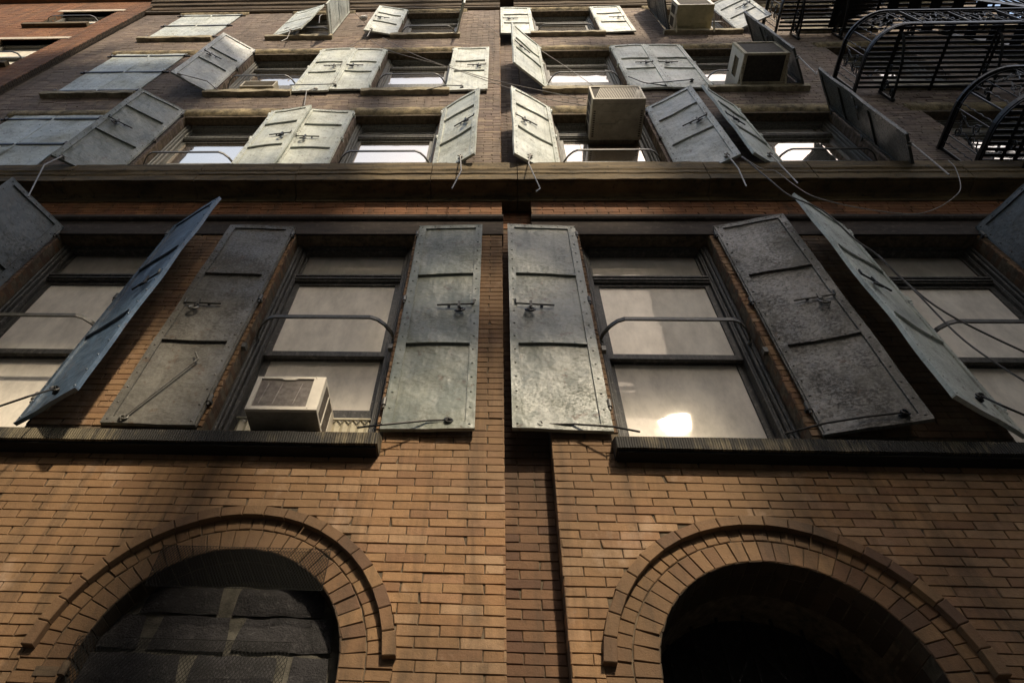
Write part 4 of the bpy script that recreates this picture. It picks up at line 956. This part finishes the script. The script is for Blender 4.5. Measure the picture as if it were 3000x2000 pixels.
# ---------------------------------------------------------------- neighbour at the left
NB = empty('neighbour_building', (-9, 1.0, 0), 'orange red brick building with pale lintels at the upper left corner', 'building')
yN = -0.085; NH = [(-9.03, -7.86, 13.87, 15.13), (-9.0, -7.86, 11.15, 12.83), (-9.0, -7.86, 8.4, 10.1), (-9.0, -7.86, 5.6, 7.3)]
mb = MB(); xs = XC-0.045
field(mb, -13, xs, 4.0, 17.0, yN, NH, anchor=xs, rough=0.5); rv = MB(); reveal(rv, xs, 1, yN, 0.0, 4.0, 17.0); rv.build('return_wall', 'brick_shade', NB)  # dark strip beside the joint: shadow of the gap painted as near-black brick
for a, b, z0, z1 in NH: reveal(mb, a, 1, yN, yN+0.1, z0, z1)
mb.build('wall', 'brick_orange', NB)
mb = MB(); zs = sorted({-1.6, 18.0} | {h[2] for h in NH} | {h[3] for h in NH})
for z0, z1 in zip(zs, zs[1:]):
    hs = [h for h in NH if h[2] < (z0+z1)/2 < h[3]]
    if hs: mb.box(-13, hs[0][0], yN+0.0085, 0.9, z0, z1); mb.box(hs[0][1], xs-0.0085, yN+0.0085, 0.9, z0, z1)
    else: mb.box(-13, xs-0.0085, yN+0.0085, 0.9, z0, z1)
mb.build('mortar_core', 'mortar', NB)
mb = MB(); mb.profile([(yN, 16.1), (yN-0.10, 16.12), (yN-0.12, 16.2), (yN-0.3, 16.35), (yN-0.32, 16.6), (yN, 16.65)], -13, xs-0.02, 1); mb.build('cornice', 'brick_orange', NB)
for a, b, z0, z1 in NH:
    mb = MB(); mb.box(a-0.12, b+0.12, yN-0.01, yN+0.12, z1, z1+0.13); mb.build('window_lintel', 'stone_white', NB)
    mb = MB(); mb.box(a-0.1, b+0.02, yN-0.07, yN+0.12, z0-0.12, z0); mb.build('window_sill', 'stone_olive', NB)
    mb = MB(); m = (z0+z1)/2
    for x0, x1, c, d in ((a, a+0.06, z0, z1), (b-0.06, b, z0, z1), (a+0.06, b-0.06, z0, z0+0.07), (a+0.06, b-0.06, z1-0.06, z1), (a+0.06, b-0.06, m, m+0.06)): mb.box(x0, x1, yN+0.1, yN+0.2, c, d)
    w = mb.build('window', 'wood_grey', NB)
    g = MB(); g.quad((a+0.06, yN+0.16, z0+0.07), (b-0.06, yN+0.16, z0+0.07), (b-0.06, yN+0.16, z1-0.06), (a+0.06, yN+0.16, z1-0.06)); g.build('pane', 'glass', w)
    g = MB(); g.box(a, b, yN+0.24, yN+0.25, z0, z1); g.build('window_shade', 'blind', w)
    g = MB(); zg = z0+0.5
    g.ribbon([(a+0.03, yN+0.1, zg), (a+0.12, yN-0.05, zg), (a+0.2, yN-0.08, zg), (b-0.2, yN-0.08, zg), (b-0.12, yN-0.05, zg), (b-0.03, yN+0.1, zg)], 0.028, 0.014); g.build('guard_bar', 'iron_grey', w)

# ---------------------------------------------------------------- the alley behind the camera (seen only in the window glass; tower, bridge and corner block shaped to shade the facade)
def block(name, label, x0, x1, y0, y1, h, mat, wins=True, cat='building', back=0.0):
    B = empty(name, ((x0+x1)/2, y1, 0), label, cat); mb = MB(); mb.box(x0, x1, y0, y1, -CZ, h, lambda p: (p[0]+(back if p[1] == y0 and p[0] == x0 else 0), p[1], p[2])); mb.build('wall', mat, B)
    mb = MB(); mb.box(x0-0.2, x1+0.2, y1-0.001, y1+0.3, h-0.4, h); mb.build('parapet', 'far_stone', B)
    if wins:
        nx = int((x1-x0)/2.4)
        for i in range(nx):
            for j in range(int((h-1)/3.2)):
                cx = x0+(i+.5)*(x1-x0)/nx; z = 1.2+j*3.2; m = MB()
                m.box(cx-0.62, cx+0.62, y1+0.002, y1+0.05, z-0.1, z); m.box(cx-0.62, cx+0.62, y1+0.002, y1+0.05, z+1.9, z+2.0); m.box(cx-0.62, cx-0.55, y1+0.002, y1+0.05, z, z+1.9); m.box(cx+0.55, cx+0.62, y1+0.002, y1+0.05, z, z+1.9); m.box(cx-0.55, cx+0.55, y1+0.002, y1+0.04, z+0.92, z+0.98)
                w = m.build('window', 'far_stone', B); m = MB(); m.box(cx-0.55, cx+0.55, y1+0.002, y1+0.01, z, z+1.9); m.build('pane', 'glass_old', w)
    return B
block('alley_building', 'brick building across the alley, mirrored in the left windows', -42, -0.6, -17, -8.5, 20.5, 'far_brick')
block('shade_tower', 'narrow tower added across the alley to cast a shadow band', 1.5, 1.98, -9.0, -8.5, 26, 'far_brick', False, 'tower')  # made-up blocker out of view, placed for the vertical shadow band
block('corner_building', 'brick building across the alley to the right, side slanted to pass the sun', 4.85, 42, -15, -8.5, 21.5, 'far_brick', back=2.7)  # left edge and slanted side set by where the sun should stop
block('low_building', 'low building closing the gap across the alley', -6, 14, -30, -17.2, 12, 'far_stone')
AF = empty('fire_escape', (-4.5, -8.2, 8.0), 'pale fire escape across the alley, mirrored in the lower left windows', 'fire escape')
for z in (8.2, 11.4, 14.6, 17.8):
    mb = MB()
    for i in range(9): mb.box(-7.4, -2.2, -8.45+i*0.11, -8.40+i*0.11, z, z+0.02)
    mb.build('landing', 'far_stone', AF); mb = MB()
    mb.box(-7.4, -2.2, -7.52, -7.49, z+0.9, z+0.94); mb.box(-7.4, -2.2, -7.52, -7.49, z+0.05, z+0.09)
    for i in range(36): mb.box(-7.4+i*0.148, -7.385+i*0.148, -7.515, -7.5, z+0.05, z+0.92)
    mb.build('railing', 'far_stone', AF); mb = MB()
    for y in (-8.3, -7.75): mb.bar((-6.6, y, z), (-3.6, y, z+3.2), 0.03, 0.18)
    for i in range(14): t = i/13; mb.box(-6.6+3*t-0.12, -6.6+3*t+0.12, -8.3, -7.75, z+3.2*t, z+3.2*t+0.02)
    mb.build('stair', 'far_stone', AF)
BR = empty('shade_bridge', (2.4, -8.6, 13.3), 'added out-of-view walkway spanning the gap across the alley', 'bridge')
mb = MB(); mb.box(1.98, 5.1, -9.0, -8.6, 13.3, 13.75); mb.box(1.98, 2.7, -9.0, -8.6, 13.75, 14.5); mb.box(3.85, 5.1, -9.0, -8.6, 13.75, 14.5); mb.box(1.98, 5.1, -9.0, -8.6, 14.5, 15.05); mb.box(-0.6, 1.5, -9.0, -8.6, 13.7, 16.0); mb.build('sunshade', 'far_stone', BR)  # made-up bridge: boxes and hole laid out to cut the sun into patches
mb = MB(); mb.box(-0.6, 1.5, -9.1, -8.5, 16.0, 16.15); mb.build('roof', 'iron', BR)
g = MB(); g.quad((-300, -300, -CZ), (300, -300, -CZ), (300, 300, -CZ), (-300, 300, -CZ)); tag(g.build('ground', 'asphalt'), None, None, None, 'structure')
